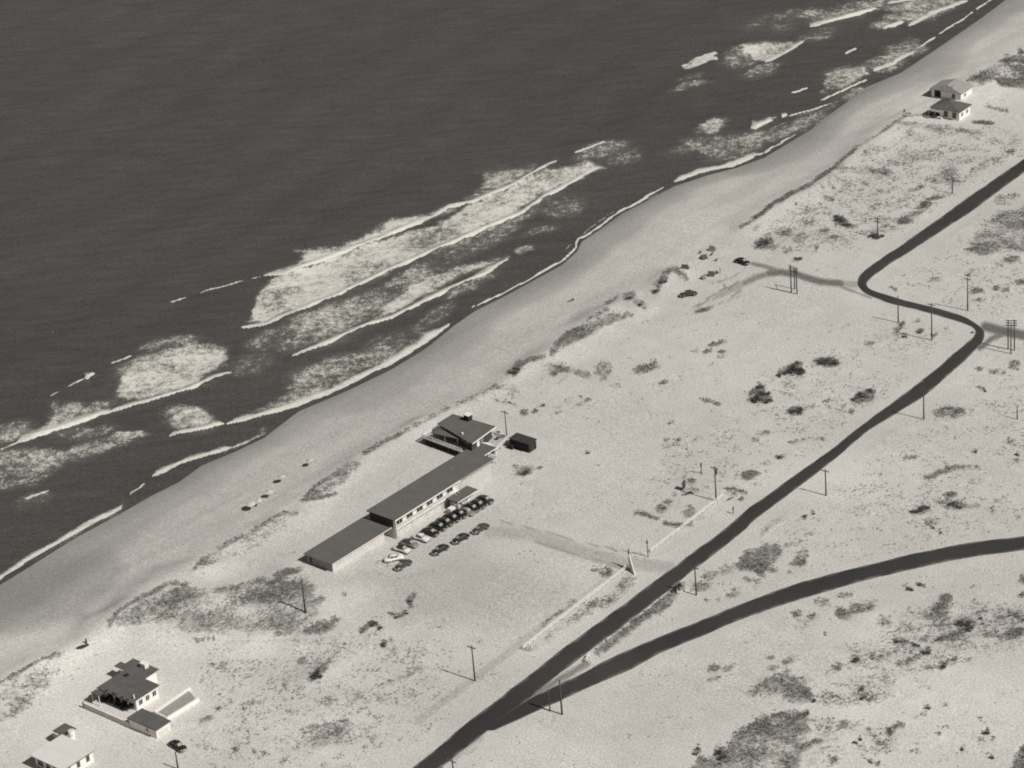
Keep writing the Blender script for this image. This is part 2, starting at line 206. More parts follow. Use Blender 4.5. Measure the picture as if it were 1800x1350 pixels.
M = dict(
 roof=mat('tar_gravel_roof', .115, .9, .10, .35, .2, .3, 8), roofdark=mat('dark_shingle_roof', .105, .9, .16, .5, .2, .3, 6),
 roofpale=mat('pale_gravel_roof', .62, .9, .06, .4), roofgrey=mat('grey_shingle_roof', .28, .9, .12, .8),
 white=mat('white_paint', .74, .6, .06, .6), sandblock=mat('sandy_block_wall', .47, .9, .1, .6), wall=mat('pale_stucco', .55, .8, .08, .7, .2, .2), wood=mat('pole_wood', .06, .85, .25, 3), deck=mat('bleached_boards', .42, .8, .12, 2, .2, .2, 9, stretch=(1, 6, 1)),
 darkwall=mat('dark_siding_and_shade', .06, .8, .2, 2, .2, .3, 6, stretch=(6, 6, .7)), greywall=mat('grey_siding_and_shade', .26, .8, .12, 2), concrete=mat('pale_concrete', .5, .85, .1, 1),  # both siding tones also put shade into the colour of some parts
 blind=mat('drawn_blind', .5, .6, .1, 1), shedwall=mat('tarred_siding', .03, .85, .2, 2, .1, stretch=(6, 6, .7)), shedroof=mat('tarpaper', .05, .9, .15, 1, .1), glass=mat('window_glass', .03, .12, .1, 1, .7), void=mat('dark_opening', .02, .9, .1, 1), glassshade=mat('curtained_glass', .13, .25, .3, 1.2, .5),
 black=mat('black_car_paint', .022, .22, .1, 2, .6), charcoal=mat('charcoal_car_paint', .05, .25, .1, 2, .6), greyc=mat('grey_car_paint', .2, .3, .1, 2, .6), cream=mat('cream_car_paint', .68, .3, .04, 2, .5), navy=mat('dark_blue_grey_car_paint', .035, .22, .1, 2, .6),
 chrome=mat('chrome', .62, .25, .05, 3, .5, metal=.85), tyre=mat('tyre_rubber', .025, .85), hub=mat('hubcap', .5, .3, .05, 3, .5, metal=.6), cglass=mat('car_glass', .06, .2, .2, 2, .8), wshield_glint=mat('windshield_glass_glint', .30, .22, .1, 2, 1.0), lamp=mat('headlamp', .7, .2),  # windshield paler than other car glass: sun glint and sky reflection in its colour
 canvas=mat('canvas', .075, .9, .2, 2), canvas2=mat('grey_canvas', .16, .9, .2, 2), cloth=mat('pale_parasol_cloth', .47, .8, .06, 2), boat=mat('tarred_hull', .025, .6, .2, 2), brick=mat('dark_brick', .028, .9, .3, 5), metal=mat('dull_metal', .3, .5, .1, 3), skin=mat('skin', .3, .7), shirt=mat('dark_clothes', .08, .9))
def grass_mat(name, v):
    m = mat(name, v, .9, .45, .25, .1)
    return m
M['grass'] = grass_mat('dune_grass', .19); M['leaf'] = grass_mat('shrub_leaves', .085); M['twig'] = mat('twigs', .09)

# ------------------------------------------------------------------ object helpers
C = S.collection
def link(o):
    C.objects.link(o); return o
def tag(o, label, cat, group=None, kind=None):
    if label: o['label'] = label
    if cat: o['category'] = cat
    if group: o['group'] = group
    if kind: o['kind'] = kind
    return o
def thing(name, label, cat, loc=(0, 0, 0), rz=0.0, group=None):
    o = link(bpy.data.objects.new(name, None)); o.empty_display_size = .5
    o.location = tuple(float(v) for v in loc); o.rotation_euler = (0, 0, rz)
    return tag(o, label, cat, group)
def mobj(name, me, m, parent=None):
    o = link(bpy.data.objects.new(name, me)); o.parent = parent
    if m is not None and not me.materials: me.materials.append(m)
    return o
class MB:
    def __init__(s): s.v = []; s.f = []
    def add(s, vs, fs):
        k = len(s.v); s.v += [tuple(map(float, v)) for v in vs]; s.f += [tuple(i+k for i in f) for f in fs]; return s
    def box(s, x0, y0, z0, x1, y1, z1):
        return s.prism([(x0, y0), (x1, y0), (x1, y1), (x0, y1)], z0, z1)
    def prism(s, p, z0, z1):
        n = len(p); a = sum(p[i][0]*p[(i+1) % n][1]-p[(i+1) % n][0]*p[i][1] for i in range(n))
        if a < 0: p = p[::-1]
        zz0 = z0 if hasattr(z0, '__len__') else [z0]*n; zz1 = z1 if hasattr(z1, '__len__') else [z1]*n
        if a < 0 and hasattr(z1, '__len__'): zz1 = zz1[::-1]
        if a < 0 and hasattr(z0, '__len__'): zz0 = zz0[::-1]
        return s.add([(x, y, z) for (x, y), z in zip(p, zz0)]+[(x, y, z) for (x, y), z in zip(p, zz1)],
                     [tuple(range(n))[::-1], tuple(range(n, 2*n))]+[(i, (i+1) % n, n+(i+1) % n, n+i) for i in range(n)])
    def cyl(s, a, b, r0, r1=None, n=8, cap=True):
        r1 = r0 if r1 is None else r1; a = Vector(a); b = Vector(b); d = (b-a).normalized()
        q = d.to_track_quat('Z', 'Y'); vs = []
        for c, r in ((a, r0), (b, r1)):
            for i in range(n):
                t = 2*math.pi*i/n; vs.append(c+q @ Vector((r*math.cos(t), r*math.sin(t), 0)))
        fs = [(i, (i+1) % n, n+(i+1) % n, n+i) for i in range(n)]
        if cap: fs += [tuple(range(n))[::-1], tuple(range(n, 2*n))]
        return s.add(vs, fs)
    def bar(s, a, b, w, h):
        a = Vector(a); b = Vector(b); d = (b-a).normalized(); sd_ = Vector((-d.y, d.x, 0))
        if sd_.length < 1e-4: sd_ = Vector((1, 0, 0))
        sd_.normalize(); u = d.cross(sd_).normalized(); vs = []
        for c in (a, b):
            for i, j in ((-1, -1), (1, -1), (1, 1), (-1, 1)): vs.append(c+sd_*(i*w/2)+u*(j*h/2))
        return s.add(vs, [(3, 2, 1, 0), (4, 5, 6, 7)]+[(i, (i+1) % 4, 4+(i+1) % 4, 4+i) for i in range(4)])
    def rings(s, rs, close=True):
        n = len(rs[0]); vs = [p for r in rs for p in r]; fs = []
        for k in range(len(rs)-1):
            for i in range(n): fs.append((k*n+i, k*n+(i+1) % n, (k+1)*n+(i+1) % n, (k+1)*n+i))
        if close: fs += [tuple(range(n))[::-1], tuple(range((len(rs)-1)*n, len(rs)*n))]
        return s.add(vs, fs)
    def mesh(s, name, smooth=False):
        me = bpy.data.meshes.new(name); me.from_pydata(s.v, [], s.f); me.update()
        if smooth: me.shade_smooth()
        return me
    def build(s, name, m, parent=None, smooth=False):
        return mobj(name, s.mesh(name, smooth), m, parent)
def copy_tree(o, parent=None):
    c = o.copy(); link(c); c.parent = parent
    for ch in o.children: copy_tree(ch, c)
    return c
def grid_mesh(name, X, Y, Z, attrs):
    nt, ns = X.shape
    me = bpy.data.meshes.new(name); co_ = np.stack([X, Y, Z], -1).reshape(-1, 3).astype(np.float32)
    me.vertices.add(len(co_)); me.vertices.foreach_set('co', co_.ravel())
    i = np.arange(nt-1)[:, None]*ns + np.arange(ns-1)[None, :]
    q = np.stack([i, i+1, i+ns+1, i+ns], -1).reshape(-1, 4).astype(np.int32)
    me.loops.add(q.size); me.loops.foreach_set('vertex_index', q.ravel())
    me.polygons.add(len(q)); me.polygons.foreach_set('loop_start', np.arange(0, q.size, 4, dtype=np.int32))
    me.update(calc_edges=True); me.shade_smooth()
    for k, v in attrs.items():
        a = me.attributes.new(k, 'FLOAT', 'POINT'); a.data.foreach_set('value', v.astype(np.float32).ravel())
    return me
def tri_mesh(name, V, T):
    me = bpy.data.meshes.new(name); V = np.asarray(V, np.float32); T = np.asarray(T, np.int32)
    me.vertices.add(len(V)); me.vertices.foreach_set('co', V.ravel())
    me.loops.add(T.size); me.loops.foreach_set('vertex_index', T.ravel())
    me.polygons.add(len(T)); me.polygons.foreach_set('loop_start', np.arange(0, T.size, 3, dtype=np.int32))
    me.update(calc_edges=True); return me
def axis(a, b, step, grow_lo, grow_hi, k=1.35):
    c = list(np.arange(a, b+step*.5, step)); lo = []; d = step; x = a
    while a-x < grow_lo: d *= k; x -= d; lo.append(x)
    hi = []; d = step; x = c[-1]
    while x-b < grow_hi: d *= k; x += d; hi.append(x)
    return np.array(lo[::-1]+c+hi)

# ------------------------------------------------------------------ roads (edge tracings)
ROAD_L = [(600,1450),(724,1350),(853,1246),(950,1172),(1028,1113),(1106,1055),(1191,992),(1242,954),(1329,884),(1453,796),(1524,741),(1618,671),(1680,620),(1716,588),(1718,580),(1696,568),(1660,557),(1620,547),(1580,537),(1552,530),(1528,521),(1510,511),(1502,499),(1506,486),(1530,467),(1580,434),(1626,401),(1695,352),(1800,279),(1900,208)]
ROAD_R = [(655,1450),(775,1350),(878,1268),(989,1182),(1067,1122),(1117,1085),(1222,1000),(1285,952),(1338,905),(1458,815),(1529,755),(1622,699),(1700,630),(1734,596),(1733,580),(1706,561),(1680,551),(1640,540),(1600,531),(1560,519),(1532,512),(1521,506),(1519,499),(1526,491),(1552,473),(1607,437),(1662,401),(1706,373),(1806,299),(1906,228)]
FORK_L = [(840,1285),(900,1245),(973,1207),(1024,1183),(1067,1160),(1144,1125),(1222,1094),(1300,1063),(1400,1025),(1500,998),(1600,975),(1700,953),(1800,942),(1920,932)]
FORK_R = [(870,1284),(938,1253),(989,1230),(1047,1203),(1106,1179),(1160,1148),(1230,1120),(1300,1090),(1400,1055),(1500,1026),(1600,1001),(1700,979),(1800,967),(1920,957)]
def gp(pts, z=0.0): return np.array([P(x, y, z)[:2] for x, y in pts])
RL, RR_, FL, FR = gp(ROAD_L), gp(ROAD_R), gp(FORK_L), gp(FORK_R)
def road_near(x, y):
    out = np.full(x.shape, 1e9)
    for a, b in ((RL, RR_), (FL, FR)):
        c = (a+b)/2; m = (x > c[:, 0].min()-20) & (x < c[:, 0].max()+20)
        d, _ = seg_dist(x[m], y[m], [tuple(q) for q in c]); out[m] = np.minimum(out[m], d)
    return out

# ------------------------------------------------------------------ terrain
SEA = -1.2
SHORE = [(-400,1255),(-150,1105),(0,1024),(60,987),(130,943),(210,900),(260,871),(310,846),(350,817),(410,792),(460,768),(520,722),(600,688),(680,650),(740,614),(790,574),(830,546),(890,516),(930,494),(985,464),(1010,441),(1019,423),(1050,403),(1090,374),(1130,354),(1180,327),(1240,307),(1290,294),(1340,276),(1380,252),(1420,228),(1445,207),(1480,182),(1520,152),(1580,127),(1640,87),(1720,32),(1760,2),(1830,-50),(1950,-150),(2300,-420)]
sh = np.array([xy2st(*P(x, y, SEA)[:2]) for x, y in SHORE]); sh = sh[np.argsort(sh[:, 0])]
def t_shore(s): return np.interp(s, sh[:, 0], sh[:, 1])
sax = axis(255, 800, .85, 5000, 5000); tax = axis(215, 476, .8, 6000, 60)
Sg, Tg = np.meshgrid(sax, tax); Xg, Yg = st2xy(Sg, Tg)
dsh = t_shore(Sg)-Tg                                        # metres inland of the waterline
Zg = np.interp(dsh, [-400, -60, -12, 0, 7, 20, 32, 45], [-12, -5, -2.0, SEA-.05, -.85, -.35, -.1, 0.0])
DUNES = [(2.0, 6, [(-40,1225),(0,1205),(40,1182),(70,1163),(110,1152)]), (2.4, 8, [(200,1098),(240,1066),(290,1042),(330,1038)]), (2.6, 12, [(300,1075),(400,1068),(500,1040),(540,1050)]),
 (1.6, 5, [(345,1003),(380,972),(440,940),(490,912),(520,908)]), (1.5, 5, [(540,876),(570,850),(610,824),(628,816)]), (1.1, 4, [(645,797),(690,772),(740,746)]), (1.0, 4, [(745,742),(800,714),(880,682)]),
 (1.3, 4, [(903,655),(930,636),(955,630)]), (1.9, 5.5, [(975,618),(1005,590),(1040,572),(1075,550)]), (1.3, 4, [(1040,562),(1075,540),(1105,524)]), (1.2, 3.5, [(1120,532),(1132,540)]), (1.8, 4, [(1160,500),(1175,480),(1195,478)]),
 (1.5, 6, [(1320,395),(1380,356),(1420,333),(1475,294),(1520,256),(1590,210)]), (2.5, 10, [(1705,146),(1745,120),(1800,105),(1880,95)]), (1.2, 4, [(550,1190),(570,1176)])]
for hh, rr, pts in DUNES:
    q = [tuple(P(x, y, hh*.36)[:2]) for x, y in pts]; xs = [p[0] for p in q]; ys = [p[1] for p in q]
    m = (Xg > min(xs)-4*rr) & (Xg < max(xs)+4*rr) & (Yg > min(ys)-4*rr) & (Yg < max(ys)+4*rr)
    d, _ = seg_dist(Xg[m], Yg[m], q)
    rl = rr*(0.7+0.6*vnoise(Xg[m], Yg[m], 7.0, 3))
    Zg[m] += .72*hh*(0.75+.5*vnoise(Xg[m], Yg[m], 9, 5))*np.exp(-(d/rl)**2)
fine_ = (Sg > 250) & (Sg < 806) & (Tg > 210) & (Tg < 480)
def veg_at(x, y, z):
    px, py = proj(x, y, z)
    ex = (fbm(x, y, 7, 131, 4)-.5)*26; ey = (fbm(x, y, 7, 141, 4)-.5)*14
    a = field(px+ex, py+ey, (), (), VP); b = field(px+ex*.45, py+ey*.45, VE, (), ()); c = field(px+ex*.22, py+ey*.25, (), VS, ())
    n1 = fbm(x*.8+y*.25, y, 4.2, 151, 4); n2 = fbm(x, y, 14, 161, 3)
    a = a*np.clip(.40+1.75*(n1-.18)*(.55+.9*n2), .28, 1.25); b = b*np.clip(.35+1.45*(n1-.1), .3, 1.2)
    return np.clip(np.maximum(np.maximum(a, b), c*np.clip(.5+1.0*(n1-.1), .4, 1.1)), 0, 1)
vg = np.zeros(Zg.shape); vg[fine_] = veg_at(Xg[fine_], Yg[fine_], Zg[fine_])
nr = road_near(Xg.ravel(), Yg.ravel()).reshape(Xg.shape); offr = sstep(4.2, 7.5, nr)
BLD = [(315,1235,50,35),(640,950,105,45),(820,770,75,35),(925,785,30,20),(230,1215,85,65),(100,1325,70,50),(1680,185,50,30),(790,950,90,50)]
pxg, pyg = np.zeros(Zg.shape), np.zeros(Zg.shape); pxg[fine_], pyg[fine_] = proj(Xg[fine_], Yg[fine_], Zg[fine_])
keep = np.ones(Zg.shape)
for x, y, rx, ry in BLD: keep[fine_] = np.minimum(keep[fine_], sstep(.8, 1.25, np.hypot((pxg[fine_]-x)/rx, (pyg[fine_]-y)/ry)))
inland = sstep(30, 45, dsh)
hum = (fbm(Xg, Yg, 11, 11, 3)-.45)*1.0*np.clip(vg*1.6, 0, 1) + (fbm(Xg, Yg, 26, 12, 3)-.5)*.55 + (vnoise(Xg, Yg, 3.0, 15)-.5)*.10
hum[~fine_] = 0
Zg += hum*inland*offr*keep
Zg = np.where(offr*inland < 1, Zg*np.where(dsh > 32, offr, 1), Zg)
Zg += np.where((dsh > 2) & (dsh < 45), (fbm(Sg*.25, Tg, 6, 21, 3)-.5)*.22*sstep(2, 10, dsh), 0)*fine_
# ditch between the two roads
dd, _ = seg_dist(pxg, pyg, [(1050,1146),(1110,1100),(1175,1052),(1197,1030)])
Zg -= .10*np.exp(-(dd/7.5)**2)*fine_*sstep(2.8, 4.5, nr)
veg = vg*sstep(2.6, 4.5, nr)*sstep(20, 28, dsh)*np.clip(keep+.0, 0, 1)
veg = np.maximum(veg, .9*np.exp(-(dd/6.5)**2)*fine_*sstep(2.6, 3.4, nr)); spk = fbm(Xg, Yg, 5.0, 31, 3); veg = np.where(fine_, np.maximum(veg, .07*inland*sstep(3.5, 6, nr)*keep*(spk > .56)), .12*(dsh > 45)*(spk > .5))
trk = np.zeros(Zg.shape); trk[fine_] = field(pxg[fine_], pyg[fine_], (), TS, TP)
wd_ = dsh/(.55+1.3*fbm(Sg, Tg*0, 38, 43, 3))
wet = np.interp(wd_, [-5, 0, 5, 9.5, 12.5, 30], [1, .95, .72, .55, .2, 0])*(0.75+.5*fbm(Sg*.16, Tg, 6, 41, 3))
wet = np.maximum(wet, .30*sstep(.50, .72, fbm(Sg*.10, Tg+.06*Sg, 5.5, 45, 4))*sstep(1, 5, dsh)*(1-sstep(22, 36, dsh))*fine_)
wet = np.maximum(wet, .16*sstep(.52, .66, fbm(Sg*.07, Tg+.05*Sg, 2.6, 47, 3))*sstep(3, 7, dsh)*(1-sstep(30, 42, dsh))*fine_)
pale = np.zeros(Zg.shape)
for x, y, rx, ry, d in ((170,1230,330,150,.8),(380,1140,200,40,.6),(600,1300,250,80,.4),(1600,1270,300,140,.5),(920,1330,200,60,.5),(1700,130,200,90,.5),(1480,830,200,60,.35),(1560,1110,90,50,.35)):
    pale[fine_] = np.maximum(pale[fine_], d*(1-sstep(.3, 1.15, np.hypot((pxg[fine_]-x)/rx, (pyg[fine_]-y)/ry))))
ground = grid_mesh('ground', Xg, Yg, Zg, dict(veg=veg, track=trk, wet=np.clip(wet, 0, 1), pale=pale))
def hz(x, y):
    s, t = xy2st(x, y); i = int(np.clip(np.searchsorted(sax, s)-1, 0, len(sax)-2)); j = int(np.clip(np.searchsorted(tax, t)-1, 0, len(tax)-2))
    a = (s-sax[i])/(sax[i+1]-sax[i]); b = (t-tax[j])/(tax[j+1]-tax[j])
    return float((Zg[j, i]*(1-a)+Zg[j, i+1]*a)*(1-b)+(Zg[j+1, i]*(1-a)+Zg[j+1, i+1]*a)*b)
def G(px, py):
    z = 0.0
    for _ in range(6): p = P(px, py, z); z = hz(p[0], p[1])
    return Vector((p[0], p[1], z))

def ground_mat():
    m = bpy.data.materials.new('sand'); m.use_nodes = True; n, l = m.node_tree.nodes, m.node_tree.links; b = n['Principled BSDF']
    tc = n.new('ShaderNodeTexCoord')
    def at(k):
        a = n.new('ShaderNodeAttribute'); a.attribute_name = k; return a.outputs['Fac']
    def noise(sc, det=4, rough=.55, scale=None):
        t = n.new('ShaderNodeTexNoise'); t.inputs['Scale'].default_value = sc; t.inputs['Detail'].default_value = det; t.inputs['Roughness'].default_value = rough
        if scale:
            mp = n.new('ShaderNodeMapping'); mp.inputs['Rotation'].default_value = (0, 0, -AX); mp.inputs['Scale'].default_value = scale; mp.vector_type = 'TEXTURE'
            l.new(tc.outputs['Object'], mp.inputs[0]); l.new(mp.outputs[0], t.inputs['Vector'])
        else: l.new(tc.outputs['Object'], t.inputs['Vector'])
        return t.outputs['Fac']
    def mr(x, a, b_, c, d, smooth=False):
        r = n.new('ShaderNodeMapRange'); r.interpolation_type = 'SMOOTHSTEP' if smooth else 'LINEAR'
        for i, v in zip((1, 2, 3, 4), (a, b_, c, d)): r.inputs[i].default_value = v
        l.new(x, r.inputs[0]); return r.outputs[0]
    def ma(op, x, y):
        q = n.new('ShaderNodeMath'); q.operation = op
        for i, v in enumerate((x, y)):
            if hasattr(v, 'links'): l.new(v, q.inputs[i])
            else: q.inputs[i].default_value = v
        return q.outputs[0]
    big = mr(noise(.018, 4), .3, .7, .93, 1.07); med = mr(noise(.12, 5), .25, .75, .955, 1.045); strk = mr(noise(.3, 5, .65, (8, 1, 1)), .25, .75, .955, 1.045)
    fin = mr(noise(1.6, 3, .75), .25, .75, .84, 1.16); gr = mr(noise(2.6, 2, .8), .25, .75, .64, 1.36)
    base = ma('MULTIPLY', ma('MULTIPLY', big, med), ma('MULTIPLY', strk, ma('MULTIPLY', fin, gr)))
    base = ma('MULTIPLY', ma('MULTIPLY', base, .485), ma('ADD', 1.0, ma('MULTIPLY', at('pale'), .3)))
    vthr = ma('ADD', at('veg'), ma('MULTIPLY', ma('SUBTRACT', noise(.75, 5, .7), .5), 1.5))
    vm = ma('MULTIPLY', mr(vthr, .15, .75, 0, 1, True), mr(at('veg'), .02, .3, 0, .8))
    tm = mr(ma('ADD', at('track'), ma('MULTIPLY', ma('SUBTRACT', noise(1.1, 4, .6), .5), .55)), .05, 1.0, 0, 1)
    tm = ma('MULTIPLY', tm, mr(at('track'), .02, .12, 0, 1))
    def lerp(a, b_, f):   # a*(1-f)+b*f
        return ma('ADD', ma('MULTIPLY', a, ma('SUBTRACT', 1.0, f)), ma('MULTIPLY', b_, f))
    c = lerp(base, ma('MULTIPLY', gr, .13), tm)
    c = lerp(c, ma('MULTIPLY', fin, .17), vm)
    c = lerp(c, ma('MULTIPLY', fin, .165), ma('MULTIPLY', at('wet'), .82))
    vs = n.new('ShaderNodeVectorMath'); vs.operation = 'SCALE'; vs.inputs[0].default_value = TINT; l.new(c, vs.inputs['Scale'])
    l.new(vs.outputs[0], b.inputs['Base Color']); b.inputs['Specular IOR Level'].default_value = .15
    l.new(mr(at('wet'), .4, 1, .95, .55), b.inputs['Roughness'])
    bp = n.new('ShaderNodeBump'); bp.inputs['Strength'].default_value = .5; bp.inputs['Distance'].default_value = .12
    l.new(ma('ADD', noise(1.3, 5, .65), noise(.5, 3, .6, (4, 1, 1))), bp.inputs['Height']); l.new(bp.outputs[0], b.inputs['Normal'])
    return m
tag(mobj('ground', ground, ground_mat()), 'pale beach sand and low dunes with grass patches', None, kind='structure')

# ------------------------------------------------------------------ sea
s2 = axis(270, 800, .7, 6000, 6000); t2 = np.concatenate([np.arange(452, 585, .55), [585+1.0*k+.006*k*k for k in range(0, 150)]])
d_ = 3.0; tt = t2[-1]; ex = []
while tt < 9000: d_ *= 1.3; tt += d_; ex.append(tt)
t2 = np.concatenate([t2, ex]); Sw, Tw = np.meshgrid(s2, t2); Xw, Yw = st2xy(Sw, Tw)
fw_ = (Sw > 262) & (Sw < 808) & (Tw < 860)
CREST = [(1.0,4,[(462,488),(500,485),(560,461),(650,426),(720,397),(760,380)]),(1.0,3,[(760,380),(790,364),(830,358),(900,330),(950,301),(980,283)]),(.75,1.5,[(290,532),(330,520),(370,508),(462,488)]),(.9,2,[(1010,270),(1040,262),(1066,250)]),
(1.0,3.2,[(425,573),(470,568),(520,550),(600,520),(680,480),(760,445),(850,405),(920,375),(960,347),(1000,325),(1030,306),(1058,293)]),
(1.0,3.2,[(516,626),(580,601),(625,582),(650,571),(690,560),(720,545),(790,510),(850,484),(893,455)]),
(1.0,4.5,[(30,781),(100,757),(195,722)]),(1.0,3.2,[(195,722),(260,706),(330,686),(370,670),(407,655)]),(.7,1.6,[(0,793),(30,782)]),
(.8,1.6,[(85,700),(125,680),(150,668),(165,662)]),(.8,1.6,[(195,640),(232,627)]),(1.0,4,[(152,668),(168,660)]),
(1.0,3.8,[(400,745),(450,733),(520,713),(600,681),(680,641),(740,605),(790,570)]),(1.0,3.6,[(300,766),(345,758),(393,745)]),
(.95,2.4,[(-60,1050),(0,1016),(60,976),(130,937),(200,899),(216,891)]),(.8,1.6,[(228,870),(255,848)]),(.9,2.4,[(268,838),(300,822),(345,804),(410,786)]),(.6,2.2,[(410,786),(440,775),(468,760),(470,742)]),(.6,1.5,[(70,968),(140,925),(215,888)]),
(.95,1.8,[(830,541),(890,512),(930,491),(985,461),(1010,438),(1017,421),(1050,401),(1090,371),(1130,351),(1180,322)]),(.6,1.3,[(960,470),(1030,405),(1080,372)]),(1.0,3,[(1185,320),(1230,303),(1290,290),(1340,270)]),(.7,2,[(1340,270),(1400,236)]),
(1.0,2.2,[(1345,108),(1380,94),(1416,72)]),(1.0,3.2,[(1425,47),(1480,33),(1542,16)]),(1.0,3,[(1552,50),(1590,39)]),(1.0,2.2,[(1596,47),(1640,23),(1702,1)]),(.9,2,[(1487,94),(1506,85)]),(.9,1.8,[(1440,178),(1500,150),(1525,140)]),(.95,2.2,[(1535,125),(1575,110)]),(.95,2.2,[(1572,109),(1608,90)]),(.8,1.7,[(1608,86),(1640,68),(1690,35),(1725,12),(1770,-25)]),(.8,1.6,[(1380,167),(1420,154)]),(1.0,4,[(1322,225),(1358,212)]),(.9,3,[(1374,206),(1384,202)]),(.8,1.6,[(1385,205),(1430,192),(1472,177)]),(.9,2,[(45,878),(88,862)]),(.8,2,[(205,770),(212,758)]),(.5,1.4,[(1350,228),(1440,190)]),
(.9,2.4,[(1560,6),(1612,-2)]),(.6,1,[(318,33),(326,31)]),(.6,1.2,[(83,582),(93,582)])]
FE = [(1180,345,60,10,.3),(1330,245,70,16,.5),(1420,215,40,12,.5),(1560,110,40,14,.5),(1500,165,40,10,.45),(1100,275,40,14,.35),(830,430,110,20,.42,-26),(740,480,80,18,.5,-26),(600,560,60,18,.6),(830,500,60,10,.4,-26),(960,330,40,10,.5),(1360,40,60,20,.3),(1440,60,40,14,.3),(260,650,60,30,.5),(150,760,60,12,.4,-10),(20,760,40,20,.45),(440,640,50,20,.3),(760,560,50,14,.4,-28),(870,330,40,14,.55,-28),(560,590,75,24,.52),(470,600,40,16,.5),(990,358,42,22,.42),(905,378,85,22,.36,-25),(950,405,30,6,.42),(920,437,22,6,.52),(1060,265,50,14,.52),(330,735,46,24,.72,10),(225,766,38,6,.7,0),(40,825,75,24,.5),(60,880,35,14,.4),(1210,152,40,7,.5),(1480,18,60,16,.42),(1560,38,34,10,.52),(1635,18,40,16,.58),(1250,224,30,13,.68),(1228,255,60,10,.4),(650,545,60,16,.42),(700,595,60,14,.45),(620,640,70,22,.5),(560,660,55,25,.55),(120,725,40,16,.5),(1340,122,40,14,.4),(1590,88,40,14,.6),(300,610,60,18,.5),(700,520,60,18,.4),(1215,135,30,6,.35),(1300,100,40,18,.4)]
FP = [(.9,9,[(462,487),(520,472),(530,450),(520,438),(545,440),(600,432),(650,408),(690,387),(750,382),(782,362),(800,364),(720,398),(650,427),(560,462)]),(.64,8,[(855,302),(885,293),(950,292),(978,283),(950,300),(900,328),(830,356),(815,350),(850,330)]),
(.82,6,[(440,562),(447,530),(474,495),(560,463),(640,433),(700,415),(760,398),(800,372),(850,352),(960,298),(1040,283),(1058,295),(1000,323),(900,380),(760,444),(600,519),(480,563)]),
(.78,6,[(655,563),(720,536),(800,492),(893,452),(860,459),(800,466),(720,500),(680,530)]),(.55,10,[(480,575),(560,545),(640,515),(700,490),(660,545),(640,570),(560,600),(500,620),(430,600)]),
(.8,10,[(205,702),(214,662),(250,627),(330,600),(398,612),(396,642),(330,682),(250,706)]),(.55,8,[(82,748),(92,712),(130,717),(170,712),(205,702),(190,720),(100,755)]),(.8,4,[(40,775),(90,748),(130,740),(195,722),(100,757)]),
(.55,10,[(490,712),(515,662),(560,632),(650,612),(700,600),(765,580),(690,632),(600,678)]),(.7,6,[(440,728),(500,690),(560,672),(620,668),(540,706)]),
(.5,10,[(-60,800),(0,790),(100,790),(200,762),(240,770),(180,800),(120,812),(60,850),(0,862),(-60,870)]),
(1.0,2,[(1198,110),(1222,103),(1240,95),(1256,89),(1253,102),(1235,110),(1212,117)]),(.82,5,[(1303,80),(1365,73),(1416,72),(1392,92),(1346,108),(1322,101)]),(.5,8,[(1395,22),(1480,6),(1560,-10),(1560,15),(1428,46)]),
(.74,6,[(1445,126),(1490,116),(1532,112),(1520,138),(1490,152),(1450,165)]),(.62,6,[(1535,122),(1555,98),(1600,82),(1622,75),(1605,92),(1570,110)]),(.85,3,[(1318,228),(1340,213),(1362,208),(1340,222)]),(.48,10,[(1195,245),(1300,236),(1405,214),(1385,238),(1300,282),(1250,285)]),(.52,8,[(1375,225),(1440,192),(1480,172),(1470,190),(1420,222),(1380,245)]),(.5,5,[(395,795),(430,780),(468,762),(466,748),(440,770)]),(.6,8,[(1560,15),(1620,-8),(1720,-30),(1700,0),(1600,45)]),(.4,6,[(60,985),(140,925),(225,880),(210,900),(120,948)])]
Zw = np.full(Xw.shape, SEA)
off = np.clip((Tw-t_shore(Sw)), 0, None)
sw = sstep(5, 60, off)*fw_
Zw += sw*(.34*np.sin((Tw+4*fbm(Sw, Tw, 60, 51, 2)*6-.10*Sw)*2*math.pi/27)+.6*(fbm(Xw*.45, Yw, 9, 52, 3)-.5)+.7*(fbm(Xw*.4, Yw, 22, 57, 2)-.5))
pw, qw = proj(Xw[fw_], Yw[fw_], np.full(fw_.sum(), SEA))
